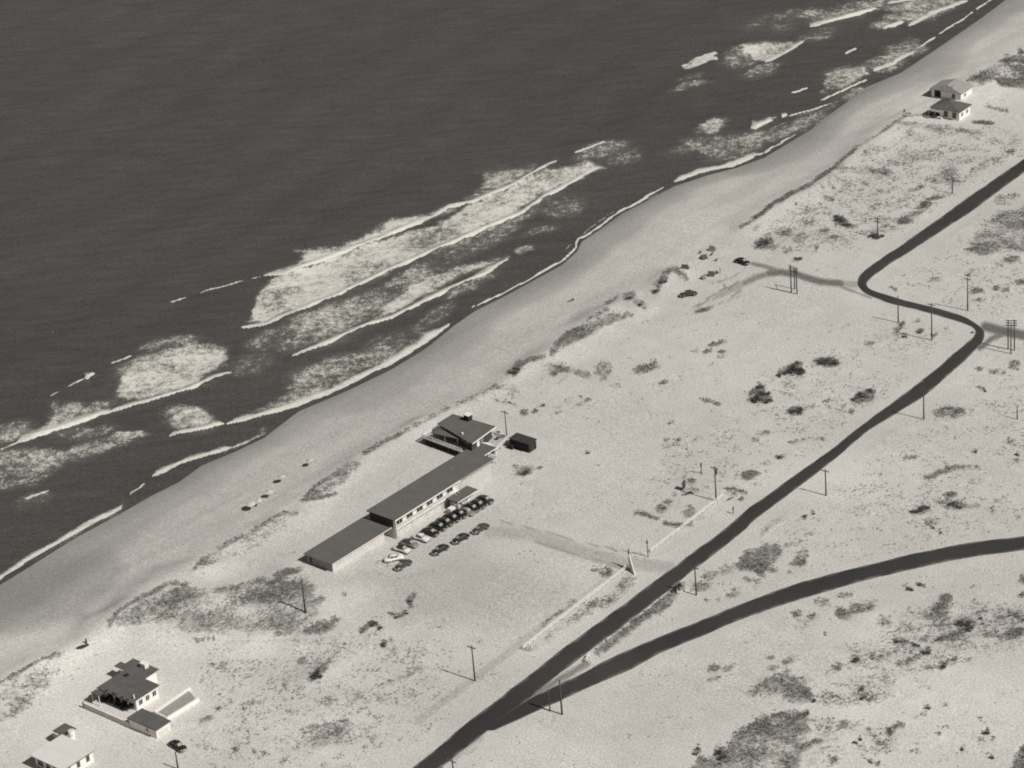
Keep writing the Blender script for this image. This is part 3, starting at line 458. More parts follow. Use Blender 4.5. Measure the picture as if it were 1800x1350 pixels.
# wobble makes traced edges ragged
wx = (fbm(Xw[fw_], Yw[fw_], 6, 61, 5)-.5)*16; wy = (fbm(Xw[fw_], Yw[fw_], 6, 71, 5)-.5)*9
bk = fbm(Xw[fw_]*.7, Yw[fw_], 5.5, 81, 4); bk2 = fbm(Xw[fw_], Yw[fw_], 17, 85, 3)
fo = field(pw+wx*1.7, qw+wy*1.7, FE, (), FP); fo = fo*np.clip(.62+.9*(bk-.35)+.7*(bk2-.4)+.45*np.clip(fo-.6, 0, 1), .1, 1.15)
cr = np.zeros(pw.shape)
for dn, r, pts in CREST:
    xs = [p[0] for p in pts]; ys = [p[1] for p in pts]; R_ = 7*r+8
    m = (pw > min(xs)-R_) & (pw < max(xs)+R_) & (qw > min(ys)-R_) & (qw < max(ys)+R_)
    if not m.any(): continue
    a_, b_ = pw[m]+wx[m]*.35, qw[m]+wy[m]*.5
    d, pr = seg_dist(a_, b_, pts)
    sea_ = seg_dist(a_+.35, b_+.9, pts)[0] < d   # nearer the line when moved shoreward: lies on the seaward side
    wv_ = .35+1.3*fbm(pr*sum(math.hypot(q[0]-p[0], q[1]-p[1]) for p, q in zip(pts, pts[1:])), np.zeros(pr.shape)+r*7+xs[0], 26, 63, 3)
    br = np.ones(d.shape) if (r < 2.5 and dn > .85) else sstep(.22, .44, fbm(Xw[fw_][m], Yw[fw_][m], 8, 66, 2)+.25*(dn > .97)+.12*(r > 3))
    endt = np.clip(np.minimum(pr, 1-pr)*9+.25, 0, 1)
    wv_ = wv_ if r > 2.6 else .55+.75*wv_*.7
    rr_ = r*wv_*endt
    core = 1-sstep(.55*rr_, 1.05*rr_, d)
    tail = np.where(sea_, (.62*(1-sstep(.5*rr_, 5.0*rr_, d)))*(r > 2.0), 0)
    cr[m] = np.maximum(cr[m], dn*np.maximum(core, tail)*br)
foam = np.zeros(Xw.shape); foam[fw_] = fo; crest = np.zeros(Xw.shape); crest[fw_] = cr
zz = np.zeros(fw_.sum())
for dn, r, pts in CREST:
    if dn < .95 or r < 3: continue
    q = [tuple(P(x, y, SEA)[:2]) for x, y in pts]
    xs = [p[0] for p in q]; ys = [p[1] for p in q]; X0, Y0 = Xw[fw_], Yw[fw_]
    m = (X0 > min(xs)-12) & (X0 < max(xs)+12) & (Y0 > min(ys)-12) & (Y0 < max(ys)+12)
    d, pr = seg_dist(X0[m], Y0[m], q)
    taper = np.clip(np.minimum(pr, 1-pr)*6, 0, 1)
    zz[m] = np.maximum(zz[m], .75*taper*np.exp(-(d/1.6)**2)*np.clip(off[fw_][m]/12, .15, 1))
zw = Zw[fw_]; zw += zz + .16*fo*(vnoise(Xw[fw_], Yw[fw_], 1.3, 77)-.3)*np.clip(off[fw_]/10, 0, 1); Zw[fw_] = zw
sea_me = grid_mesh('sea', Xw, Yw, Zw, dict(foam=foam, crest=crest))
def sea_mat():
    m = bpy.data.materials.new('sea_water'); m.use_nodes = True; n, l = m.node_tree.nodes, m.node_tree.links; b = n['Principled BSDF']
    tc = n.new('ShaderNodeTexCoord')
    def at(k):
        a = n.new('ShaderNodeAttribute'); a.attribute_name = k; return a.outputs['Fac']
    def noise(sc, det, rough, scale):
        t = n.new('ShaderNodeTexNoise'); t.inputs['Scale'].default_value = sc; t.inputs['Detail'].default_value = det; t.inputs['Roughness'].default_value = rough
        mp = n.new('ShaderNodeMapping'); mp.inputs['Scale'].default_value = scale; mp.inputs['Rotation'].default_value = (0, 0, R(6))
        l.new(tc.outputs['Object'], mp.inputs[0]); l.new(mp.outputs[0], t.inputs['Vector']); return t.outputs['Fac']
    def ma(op, x, y):
        q = n.new('ShaderNodeMath'); q.operation = op
        for i, v in enumerate((x, y)):
            if hasattr(v, 'links'): l.new(v, q.inputs[i])
            else: q.inputs[i].default_value = v
        return q.outputs[0]
    def mr(x, a, b_, c, d, smooth=True):
        r = n.new('ShaderNodeMapRange'); r.interpolation_type = 'SMOOTHSTEP' if smooth else 'LINEAR'
        for i, v in zip((1, 2, 3, 4), (a, b_, c, d)): r.inputs[i].default_value = v
        l.new(x, r.inputs[0]); return r.outputs[0]
    lace = noise(.55, 6, .72, (1, .8, 1)); lace2 = noise(1.6, 4, .7, (1, .7, 1))
    nz = ma('SUBTRACT', ma('ADD', ma('MULTIPLY', lace, .65), ma('MULTIPLY', lace2, .35)), .5)
    fm = ma('MULTIPLY', mr(ma('ADD', at('foam'), ma('MULTIPLY', nz, 2.9)), .2, 1.0, 0, 1), mr(at('foam'), .03, .35, 0, .95))
    cm = mr(ma('ADD', at('crest'), ma('MULTIPLY', nz, .5)), .3, .7, 0, 1)
    f = ma('MAXIMUM', fm, cm)
    wv = mr(noise(.2, 6, .65, (.35, 1.6, 1)), .25, .75, .80, 1.20, False); gr = mr(noise(2.2, 3, .8, (1, .8, 1)), .25, .75, .5, 1.5, False)
    big = mr(noise(.012, 3, .5, (1, 1, 1)), .3, .7, .93, 1.07, False)
    wcol = ma('MULTIPLY', ma('MULTIPLY', ma('MULTIPLY', wv, gr), big), .066)
    wcol = ma('ADD', wcol, ma('MULTIPLY', at('foam'), .09))
    fcol = ma('MULTIPLY', mr(lace2, .25, .75, .88, 1.08, False), .62)
    c = ma('ADD', ma('MULTIPLY', wcol, ma('SUBTRACT', 1.0, f)), ma('MULTIPLY', fcol, f))
    vs = n.new('ShaderNodeVectorMath'); vs.operation = 'SCALE'; vs.inputs[0].default_value = TINT; l.new(c, vs.inputs['Scale'])
    vs.inputs[0].default_value = (1.0, .965, .87); l.new(vs.outputs[0], b.inputs['Base Color']); l.new(mr(f, 0, 1, .32, .9, False), b.inputs['Roughness']); b.inputs['IOR'].default_value = 1.33
    b.inputs['Specular IOR Level'].default_value = .4
    h = ma('ADD', ma('MULTIPLY', noise(.22, 5, .62, (.42, 1.5, 1)), 2.2), ma('MULTIPLY', noise(1.1, 3, .6, (.6, 1.3, 1)), .4))
    bp = n.new('ShaderNodeBump'); bp.inputs['Strength'].default_value = .55; bp.inputs['Distance'].default_value = .8
    l.new(h, bp.inputs['Height']); l.new(bp.outputs[0], b.inputs['Normal'])
    return m
tag(mobj('sea', sea_me, sea_mat()), 'dark rippled sea with lines of white breakers', None, kind='structure')

# ------------------------------------------------------------------ roads
def resample(a, n):
    d = np.concatenate([[0], np.cumsum(np.hypot(*np.diff(a, axis=0).T))]); u = np.linspace(0, d[-1], n)
    return np.stack([np.interp(u, d, a[:, 0]), np.interp(u, d, a[:, 1])], -1)
def smooth(a, k=2):
    for _ in range(k):
        b = a.copy(); b[1:-1] = (a[:-2]+2*a[1:-1]+a[2:])/4; a = b
    return a
def road(name, A, B, z, seed, label):
    # pair the two traced edges point by point, then refine
    rows = []
    for i in range(len(A)-1):
        L = max(2, int(np.hypot(*((A[i+1]+B[i+1]-A[i]-B[i])/2))/1.0))
        for k in range(L): rows.append((A[i]+(A[i+1]-A[i])*k/L, B[i]+(B[i+1]-B[i])*k/L))
    A2 = smooth(np.array([r[0] for r in rows]), 12); B2 = smooth(np.array([r[1] for r in rows]), 12)
    k = len(A2); w = np.linspace(0, 1, 13); jit = np.array([(fbm(np.array([i*1.0]), np.array([0.]), 7.0, seed, 4)[0]-.5) for i in range(k)])
    jit2 = np.array([(fbm(np.array([i*1.0]), np.array([9.]), 7.0, seed+5, 4)[0]-.5) for i in range(k)])
    X = np.zeros((k, 13)); Y = X.copy(); E = X.copy()
    for i in range(k):
        d = B2[i]-A2[i]; L = np.hypot(*d)
        a = A2[i]+d/L*jit[i]*.9; b = B2[i]+d/L*jit2[i]*.9
        X[i] = a[0]+(b[0]-a[0])*w; Y[i] = a[1]+(b[1]-a[1])*w
    E[:] = np.abs(w*2-1)
    Z = z + .06*(1-E**2)
    me = grid_mesh(name, X, Y, Z, dict(edge=E))
    me.flip_normals() if me.polygons[0].normal.z < 0 else None
    m = bpy.data.materials.get('asphalt')
    if not m:
        m = mat('asphalt', .040, .85, .26, .04, .25, .3, 5, fine=.14)
        n, l = m.node_tree.nodes, m.node_tree.links; b = n['Principled BSDF']; src = b.inputs['Base Color'].links[0].from_socket
        a = n.new('ShaderNodeAttribute'); a.attribute_name = 'edge'
        t = n.new('ShaderNodeTexNoise'); t.inputs['Scale'].default_value = .22; t.inputs['Detail'].default_value = 7; tc = n.new('ShaderNodeTexCoord'); l.new(tc.outputs['Object'], t.inputs['Vector'])
        ad = n.new('ShaderNodeMath'); l.new(a.outputs['Fac'], ad.inputs[0]); l.new(t.outputs['Fac'], ad.inputs[1])
        r = n.new('ShaderNodeMapRange'); r.inputs[1].default_value = 1.25; r.inputs[2].default_value = 1.75; r.inputs[4].default_value = .5; l.new(ad.outputs[0], r.inputs[0])
        mx = n.new('ShaderNodeMix'); mx.data_type = 'RGBA'; l.new(r.outputs[0], mx.inputs[0]); l.new(src, mx.inputs[6]); mx.inputs[7].default_value = g(.4)
        l.new(mx.outputs[2], b.inputs['Base Color'])
    tag(mobj(name, me, m), label, None, kind='structure')
road('main_road', RL, RR_, .035, 3, 'dark asphalt beach road running past the motel')
road('branch_road', FL, FR, .030, 8, 'dark asphalt road curving away from the fork')

# ------------------------------------------------------------------ buildings
AM = R(47.5); cM, sM = math.cos(AM), math.sin(AM)
def frame(px, py, ang=AM, z=0.0):
    p = P(px, py, z); return p, ang
class Fr:
    """a building's own axes: u along the shore, v towards the sea"""
    def __init__(s, px, py, ang=AM):
        p = P(px, py, 0); s.o = p; s.a = ang; s.c, s.s = math.cos(ang), math.sin(ang)
    def loc(s, px, py, z):
        p = P(px, py, z); dx, dy = p[0]-s.o[0], p[1]-s.o[1]
        return (dx*s.c+dy*s.s, -dx*s.s+dy*s.c)
    def thing(s, name, label, cat, group=None): return thing(name, label, cat, (s.o[0], s.o[1], 0), s.a, group)
def bx(name, m, par, *a): return MB().box(*a).build(name, m, par)
def window(par, m, x0, x1, y, z0, z1, out=-1, fr='white', mull=1):
    """window in a wall facing -v (out=-1) or +v: frame ring, sill, pane set back"""
    t = .07; yy = sorted((y, y+out*.05)); b = MB()
    b.box(x0-t, yy[0], z1, x1+t, yy[1], z1+t).box(x0-t, yy[0], z0, x0, yy[1], z1).box(x1, yy[0], z0, x1+t, yy[1], z1)
    for k in range(1, mull+1):
        c = x0+(x1-x0)*k/(mull+1); b.box(c-.03, yy[0], z0, c+.03, yy[1], z1)
    w = b.build('window', M[fr], par)
    p = sorted((y+out*.004, y+out*.02)); bx('pane', M[m], w, x0, p[0], z0, x1, p[1], z1)
    p = sorted((y, y+out*.1)); bx('sill', M[fr], w, x0-t, p[0], z0-t, x1+t, p[1], z0)
    return w
def door(par, m, x0, x1, y, z0, z1, out=-1):
    p = sorted((y+out*.003, y+out*.05)); d = bx('door', M[m], par, x0, p[0], z0, x1, p[1], z1)
    p = sorted((y+out*.05, y+out*.11)); bx('handle', M['metal'], d, x1-.16, p[0], z0+.95, x1-.08, p[1], z0+1.1)
    return d
def side_window(par, m, x, y0, y1, z0, z1, out, fr='white'):
    t = .07; xx = sorted((x, x+out*.05)); b = MB()
    b.box(xx[0], y0-t, z1, xx[1], y1+t, z1+t).box(xx[0], y0-t, z0, xx[1], y0, z1).box(xx[0], y1, z0, xx[1], y1+t, z1).box(xx[0], y0-t, z0-t, xx[1], y1+t, z0)
    w = b.build('window', M[fr], par); p = sorted((x+out*.004, x+out*.02)); bx('pane', M[m], w, p[0], y0, z0, p[1], y1, z1); return w
def rail(par, name, a, b, z, h=1.0, m='white', n=None, boards=2):
    """handrail from a to b (local xy), with its posts"""
    a = Vector((*a, z)); b = Vector((*b, z)); L = (b-a).length; n = n or max(1, int(round(L/2.0)))
    up_ = Vector((0, 0, 1)); r = MB().bar(a+up_*h, b+up_*h, .10, .07)
    for k in range(1, boards+1): r.bar(a+up_*(h*k/(boards+1)), b+up_*(h*k/(boards+1)), .04, .14)
    o = r.build(name, M[m], par)
    for k in range(n+1):
        c = a+(b-a)*(k/n); MB().box(c.x-.05, c.y-.05, z, c.x+.05, c.y+.05, z+h).build('rail_post', M[m], o)
    return o

# --- motel, low wing
fr = Fr(586, 1008)
LR = 2.65
w = fr.thing('motel_wing', 'long single-storey motel wing with flat dark roof at the grassy dune end', 'building')
u1 = 19.6
MB().box(2.6, 0, -.3, 17.4, 8.0, LR).box(0, 0, -.3, 2.6, 6.0, LR).box(17.4, 5.0, -.3, u1, 8.0, LR).build('wall', M['wall'], w)
bx('passage_floor', M['concrete'], w, 17.42, -.4, -.2, u1, 4.98, .05)
bx('passage_back_shade', M['darkwall'], w, 17.42, 4.9, .06, u1, 4.98, LR-.02)  # dark back panel puts the shade of the recess into its colour
bx('wall', M['greywall'], w, -.06, .05, -.3, -.005, 5.95, LR-.02)  # grey sheet puts the shade of this end wall into its colour
bx('roof', M['roof'], w, -.55, -.55, LR+.01, u1-.02, 8.55, LR+.24)
bx('fascia', M['white'], w, -.58, -.60, LR+.03, u1-.02, -.553, LR+.21)
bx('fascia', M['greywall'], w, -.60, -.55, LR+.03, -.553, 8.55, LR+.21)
for y in (6.3, 7.9): bx('porch_post', M['white'], w, .1, y, -.2, .22, y+.12, LR)
bx('porch_floor', M['concrete'], w, 0, 6.0, -.2, 2.6, 8.0, .08)
for k in range(5):
    x = 1.4+k*3.6
    window(w, 'blind', x, x+1.5, 0, 1.35, 2.0, -1, 'wall', 1) if x < 15 else None; door(w, 'wall', x+2.1, x+2.95, 0, .05, 2.05) if x < 14 else None
for k in range(4): window(w, 'glass', 4+k*4.0, 6+k*4.0, 8.0, .9, 2.1, 1)
# --- motel, two-storey block
b2 = fr.thing('motel_block', 'long two-storey motel block with flat dark roof and white balcony', 'building')
U0, U1, UB, RZ = 19.7, 55.0, 42.5, 4.95
bx('wall', M['wall'], b2, U0+.02, -1.15, -.3, UB-.2, 6.4, RZ); bx('wall', M['sandblock'], b2, UB-.19, -1.1, -.3, U1-.5, 6.4, RZ)
bx('end_wall_shade', M['darkwall'], b2, U0-.06, -1.1, LR+.28, U0+.015, 6.35, RZ-.02)  # dark sheet puts the end wall's shade into its colour
rf = bx('roof', M['roof'], b2, U0-.35, -2.05, RZ+.01, U1, 7.0, RZ+.26)
bx('fascia', M['white'], b2, U0-.35, -2.12, RZ-.06, UB, -2.053, RZ+.26)
bx('fascia', M['deck'], b2, UB, -2.09, RZ+.02, U1, -2.053, RZ+.23)
for x, y in ((33, 4.5), (27, 1.5), (45, 3), (50, 5.2)): MB().cyl((x, y, RZ+.26), (x, y, RZ+.75), .09, .09, 8).build('vent_pipe', M['metal'], rf)
bx('balcony_floor', M['white'], b2, U0+.05, -2.0, 2.38, UB-.4, -1.153, 2.56)
rail(b2, 'balcony_rail', (U0+.1, -1.95), (UB-3.2, -1.95), 2.56, .95, 'white', 11, 2)
bx('end_screen', M['white'], b2, U0-.05, -2.0, -.2, U0+.04, -1.16, RZ)
for k in range(9):
    x = U0+.9+k*2.6
    if k in (0,): pass
    MB().box(x-.06, -2.0, -.2, x+.06, -1.88, 2.38).build('balcony_post', M['white'], b2) if k % 2 == 0 else None
for k in range(6):
    x = U0+1.0+k*3.55
    window(b2, 'glass', x, x+2.0, -1.15, 3.05, 4.5, -1, 'white', 1); door(b2, 'white', x+2.3, x+3.1, -1.15, 2.6, 4.6)
    window(b2, 'blind', x, x+1.7, -1.15, 1.0, 2.0, -1, 'white', 1); door(b2, 'wall', x+2.3, x+3.1, -1.15, .03, 2.1)
for k in range(3): window(b2, 'blind', U0+24.2+k*3.6, U0+25.6+k*3.6, -1.15, 3.2, 3.9, -1, 'wall')
for k in range(8): window(b2, 'glass', U0+2+k*4.1, U0+4+k*4.1, 6.4, 3.2, 4.4, 1); 
bx('sand_kerb', M['concrete'], b2, U0+.5, -2.4, -.2, UB, -1.9, .06)
# outside stair of the balcony
st_ = MB(); x0, x1, y0 = UB-3.0, UB-1.9, -2.03
stair = MB().bar((x0, y0, 2.5), (x0, y0-4.3, .1), .08, .32).bar((x1, y0, 2.5), (x1, y0-4.3, .1), .08, .32).build('staircase', M['white'], b2)
for k in range(13):
    f_ = (k+.5)/13; MB().box(x0, y0-4.3*f_-.16, 2.5-2.4*f_-.03, x1, y0-4.3*f_+.16, 2.5-2.4*f_+.03).build('step', M['white'], stair)
for x in (x0, x1): MB().bar((x, y0, 3.5), (x, y0-4.3, 1.1), .07, .1).bar((x, y0-4.3, 0), (x, y0-4.3, 1.1), .09, .09).bar((x, y0-2.1, 1.3), (x, y0-2.1, 2.35), .08, .08).build('handrail', M['white'], stair)
# covered link to the clubhouse
lk = fr.thing('covered_walkway', 'short flat-roofed walkway joining motel block to clubhouse', 'walkway')
bx('roof', M['roof'], lk, U1+.02, 2.6, 3.9, U1+6.2, 6.8, 4.1)
bx('fascia', M['white'], lk, U1+.02, 2.53, 3.88, U1+6.2, 2.597, 4.12)
for x in (U1+.6, U1+3.2, U1+5.8):
    for y in (2.8, 6.6): bx('post', M['white'], lk, x-.07, y-.07, -.2, x+.07, y+.07, 3.9)
bx('floor', M['deck'], lk, U1+.02, 2.6, 1.3, U1+6.2, 6.8, 1.5)
# --- office pavilion in front of the block
q = [fr.loc(x, y, 2.8) for x, y in ((805, 849), (840, 861), (813, 879))]
pu0, pu1 = q[2][0]-1.6, q[1][0]+.1; pv0 = (q[1][1]+q[2][1])/2; pv1 = -2.2
pv = fr.thing('motel_office', 'small flat-roofed motel office jutting towards the parked cars', 'building')
bx('roof', M['roof'], pv, pu0, pv0, 2.62, pu1, pv1, 2.86)
bx('fascia', M['white'], pv, pu0, pv0-.06, 2.6, pu1, pv0-.003, 2.86)
bx('wall', M['wall'], pv, pu0+1.2, pv0+1.5, -.2, pu1-.8, pv1-.05, 2.6)
window(pv, 'glass', pu0+1.6, pu1-2.6, pv0+1.5, .9, 2.2, -1, 'white', 2); door(pv, 'white', pu1-2.2, pu1-1.3, pv0+1.5, .03, 2.1)
for k in range(4):
    x = pu0+.3+(pu1-pu0-.6)*k/3; bx('post', M['white'], pv, x-.06, pv0+.2, -.2, x+.06, pv0+.32, 2.6)
bx('screen_wall', M['white'], pv, pu0+.1, pv0-.1, -.2, pu0+.25, pv0+1.4, 2.2)
bx('planter', M['white'], pv, pu0-1.7, pv0+.9, -.2, pu0-.02, pv0+2.0, 1.5)

# --- clubhouse on stilts
CZ = 4.5; FZ = 1.7
cl = fr.thing('clubhouse', 'raised beach clubhouse with wide flat roof, chimney and shaded veranda', 'building')
q = [fr.loc(x, y, CZ) for x, y in ((769, 744), (796, 727.5), (872, 749.5), (830.5, 779.5))]       # W N E S
MB().prism(q, CZ-.28, CZ).build('roof', M['roof'], cl)
cx, cy = sum(a for a, _ in q)/4, sum(b for _, b in q)/4
def inset(p, k): return [(cx+(a-cx)*k, cy+(b-cy)*k) for a, b in p]
wq = inset(q, .84)
MB().prism(wq, FZ, CZ-.3).build('wall', M['darkwall'], cl)
def edge_band(p0, p1, o, z0, z1, nm, m, par):
    d = Vector((p1[0]-p0[0], p1[1]-p0[1])); n_ = Vector((d.y, -d.x)).normalized()*o
    return MB().prism([p0, p1, (p1[0]+n_.x, p1[1]+n_.y), (p0[0]+n_.x, p0[1]+n_.y)], z0, z1).build(nm, m, par)
ccw = 1 if sum(q[i][0]*q[(i+1) % 4][1]-q[(i+1) % 4][0]*q[i][1] for i in range(4)) > 0 else -1
edge_band(q[3], q[2], .06, CZ-.3, CZ+.01, 'fascia', M['white'], cl)
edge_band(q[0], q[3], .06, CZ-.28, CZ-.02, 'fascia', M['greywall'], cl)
# windows along the veranda side (W-S)
def lerp2(a, b, t): return (a[0]+(b[0]-a[0])*t, a[1]+(b[1]-a[1])*t)
for k in range(6):
    a = lerp2(wq[0], wq[3], .06+k*.15); b = lerp2(wq[0], wq[3], .17+k*.15)
    w_ = edge_band(a, b, .06, FZ+.7, CZ-.6, 'window', M['greywall'], cl); edge_band(lerp2(a, b, .08), lerp2(a, b, .92), .075, FZ+.8, CZ-.7, 'pane', M['glass'], w_)
a = lerp2(wq[3], wq[2], .25); b = lerp2(wq[3], wq[2], .38); d_ = edge_band(a, b, .06, FZ, FZ+2.1, 'door', M['white'], cl); edge_band(lerp2(a, b, .8), lerp2(a, b, .9), .1, FZ+.9, FZ+1.05, 'handle', M['metal'], d_)
a = lerp2(wq[3], wq[2], .46); b = lerp2(wq[3], wq[2], .56); w_ = edge_band(a, b, .06, FZ+.8, FZ+2.0, 'window', M['white'], cl); edge_band(lerp2(a, b, .1), lerp2(a, b, .9), .075, FZ+.9, FZ+1.9, 'pane', M['glassshade'], w_)
# veranda deck on the dune side, with lower roof
vq = [fr.loc(x, y, FZ) for x, y in ((743, 769), (775, 750), (833, 786), (812, 795))]
vd = MB().prism(vq, FZ-.2, FZ-.02).build('veranda_floor', M['deck'], cl)
rail(cl, 'veranda_rail', vq[0], vq[3], FZ-.02, 1.0, 'white', 8, 3); rail(cl, 'veranda_rail', vq[1], vq[0], FZ-.02, 1.0, 'white', 5, 3)
for k in range(7):
    c = lerp2(vq[0], vq[3], .02+k*.16); bx('stilt', M['wood'], cl, c[0]-.1, c[1]-.1, -.3, c[0]+.1, c[1]+.1, FZ-.2)
MB().prism([lerp2(p, ((vq[0][0]+vq[2][0])/2, (vq[0][1]+vq[2][1])/2), .10) for p in vq], -.3, FZ-.22).build('understorey_shade', M['void'], cl); MB().prism(wq, -.3, FZ-.01).build('foundation', M['darkwall'], cl)  # first solid is dark to stand in for shade under the veranda
pr = [fr.loc(x, y, CZ-.75) for x, y in ((757, 760), (773, 752), (815, 765), (806, 772))]
MB().prism(pr, CZ-.9, CZ-.75).build('veranda_roof', M['roof'], cl)
for t_ in (.05, .5, .95):
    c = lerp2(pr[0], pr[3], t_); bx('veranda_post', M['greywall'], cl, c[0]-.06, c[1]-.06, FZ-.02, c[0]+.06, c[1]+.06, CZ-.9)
ch = fr.loc(823, 738, CZ); chm = MB().box(ch[0]-.75, ch[1]-.75, CZ-.02, ch[0]+.75, ch[1]+.75, CZ+1.45).build('chimney', M['brick'], cl)
bx('chimney_cap', M['white'], chm, ch[0]-.85, ch[1]-.85, CZ+1.45, ch[0]+.85, ch[1]+.85, CZ+1.62)
vt = fr.loc(813, 763.5, CZ); MB().cyl((vt[0], vt[1], CZ), (vt[0], vt[1], CZ+.5), .22, .26, 10).build('roof_vent', M['white'], cl)
# --- terrace
tq = [fr.loc(x, y, 1.2) for x, y in ((846, 790), (869, 765), (892, 772), (872, 792))]
te = fr.thing('terrace', 'pale raised wooden terrace with white rails beside the clubhouse', 'terrace')
MB().prism(tq, 1.0, 1.2).build('floor', M['deck'], te)
for i, j in ((1, 2), (2, 3), (3, 0)): rail(te, 'rail', tq[i], tq[j], 1.2, .9, 'white', None, 2)
for i in range(4):
    for t_ in (0, .5):
        c = lerp2(tq[i], tq[(i+1) % 4], t_); c = lerp2(c, ((tq[0][0]+tq[2][0])/2, (tq[0][1]+tq[2][1])/2), .06)
        bx('post', M['white'], te, c[0]-.09, c[1]-.09, -.2, c[0]+.09, c[1]+.09, 1.0)
pg = [fr.loc(x, y, 2.6) for x, y in ((845, 777), (858, 778), (869, 783), (856, 783))]
MB().prism(pg, 2.5, 2.62).build('awning', M['white'], te)
for c in pg: bx('awning_post', M['white'], te, c[0]-.06, c[1]-.06, 1.2, c[0]+.06, c[1]+.06, 2.5)
def patio_set(px, py, lab, n=3):
    c = fr.loc(px, py, 1.2); X, Y = fr.o[0]+c[0]*fr.c-c[1]*fr.s, fr.o[1]+c[0]*fr.s+c[1]*fr.c
    t = thing('patio_table', lab, 'table', (X, Y, 1.2), AM, 'dark patio tables on the terrace')
    MB().cyl((0, 0, .68), (0, 0, .74), .55, .55, 14).build('table_top', M['shirt'], t); MB().cyl((0, 0, .05), (0, 0, .68), .05, .05, 8).build('pedestal', M['metal'], t); MB().cyl((0, 0, 0), (0, 0, .05), .3, .25, 10).build('base', M['metal'], t)
for p in ((876, 764), (876, 773), (885, 770)): patio_set(*p, 'small round dark patio table on the clubhouse terrace')

# --- dark shed by the clubhouse
sh_ = Fr(930, 796.5, R(48)); q = [sh_.loc(x, y, 0) for x, y in ((930, 796.5), (943, 788))]
L1 = 2.9; L2 = 6.0; sd_t = sh_.thing('storage_shed', 'small dark windowless shed with gently sloped roof near clubhouse terrace', 'shed')
MB().box(0, 0, -.2, L1, L2, 2.35).build('wall', M['shedwall'], sd_t)
MB().prism([(-.18, -.2), (L1+.18, -.2), (L1+.18, L2+.2), (-.18, L2+.2)], [2.37]*4, [2.5, 2.62, 2.62, 2.5]).build('roof', M['shedroof'], sd_t)
door(sd_t, 'shedroof', .9, 1.8, 0, 0, 2.0)
bx('lean_to', M['shedwall'], sd_t, -.9, 4.6, -.2, -.005, 6.0, 1.1)

# --- house with stepped roof (bottom left)
hA = Fr(238, 1247, R(48.5)); t = hA.thing('beach_house', 'flat-roofed dark-topped beach house with stepped roof and white chimney', 'house'); HZ = 3.2
def rect(pts, z): 
    q = [hA.loc(x, y, z) for x, y in pts]; us = [a for a, _ in q]; vs = [b for _, b in q]; return us, vs
uw, vw = zip(*[hA.loc(x, y, HZ) for x, y in ((166, 1211), (216, 1179), (279, 1200.5), (238, 1234.5))])
a0, a1 = (uw[0]+uw[3])/2, (uw[1]+uw[2])/2; v0, v1 = (vw[3]+vw[2])/2, (vw[0]+vw[1])/2
bx('roof', M['roofdark'], t, a0, v0, HZ-.22, a1, v1, HZ)
un, vn = zip(*[hA.loc(x, y, HZ) for x, y in ((206, 1173.5), (233, 1156.5), (272, 1183))]); n1 = un[1]
bx('roof', M['roofdark'], t, a1+.01, vn[2]+.4, HZ-.2, (a1+n1)/2-.2, vn[0]+1.2, HZ-.04); bx('roof', M['roofdark'], t, (a1+n1)/2-.19, vn[2]+.4, HZ-.18, n1, vn[0]-.2, HZ-.02)
bx('wall', M['white'], t, a0+1.6, v0+.5, -.2, a1-.2, v1-.6, HZ-.24); bx('wall', M['white'], t, a1-.19, vn[2]+.9, -.2, n1-.5, vn[0]-.6, HZ-.24)
bx('porch_roof', M['roofdark'], t, a0-1.6, v1-2.2, HZ-.5, a0-.02, v1+.1, HZ-.36)
for y in (v1-2.1, v1): bx('porch_post', M['white'], t, a0-1.5, y-.06, -.2, a0-1.38, y+.06, HZ-.5)
for k in range(4):
    y = v0+1.2+k*2.2; side_window(t, 'glass', a0+1.6, y, y+1.5, .5, 2.5, -1, 'greywall')
for k in range(3): window(t, 'glass', a0+2.4+k*2.0, a0+3.4+k*2.0, v0+.5, 1.0, 2.2, -1)
c_ = hA.loc(253, 1172, HZ); chm = bx('chimney', M['white'], t, c_[0]-.55, c_[1]-1.0, HZ-.1, c_[0]+.55, c_[1]+.6, HZ+1.0); bx('chimney_cap', M['white'], chm, c_[0]-.62, c_[1]-1.07, HZ+1.0, c_[0]+.62, c_[1]+.67, HZ+1.1)
c_ = hA.loc(222, 1187, HZ); bx('roof_hatch', M['black'], t, c_[0]-.6, c_[1]-.5, HZ, c_[0]+.5, c_[1]+.5, HZ+.12)
c_ = hA.loc(236, 1228, HZ); MB().cyl((c_[0], c_[1], HZ), (c_[0], c_[1], HZ+1.0), .16, .13, 8).build('vent_pipe', M['white'], t)
for x, y in ((180, 1221), (196, 1223), (203, 1223), (213.5, 1229), (223.5, 1233)):
    c_ = hA.loc(x, y, HZ-.3); MB().cyl((a0+.35, c_[1], HZ), (a0+.35, c_[1], HZ+.14), .27, .27, 12).build('roof_light', M['void'], t)
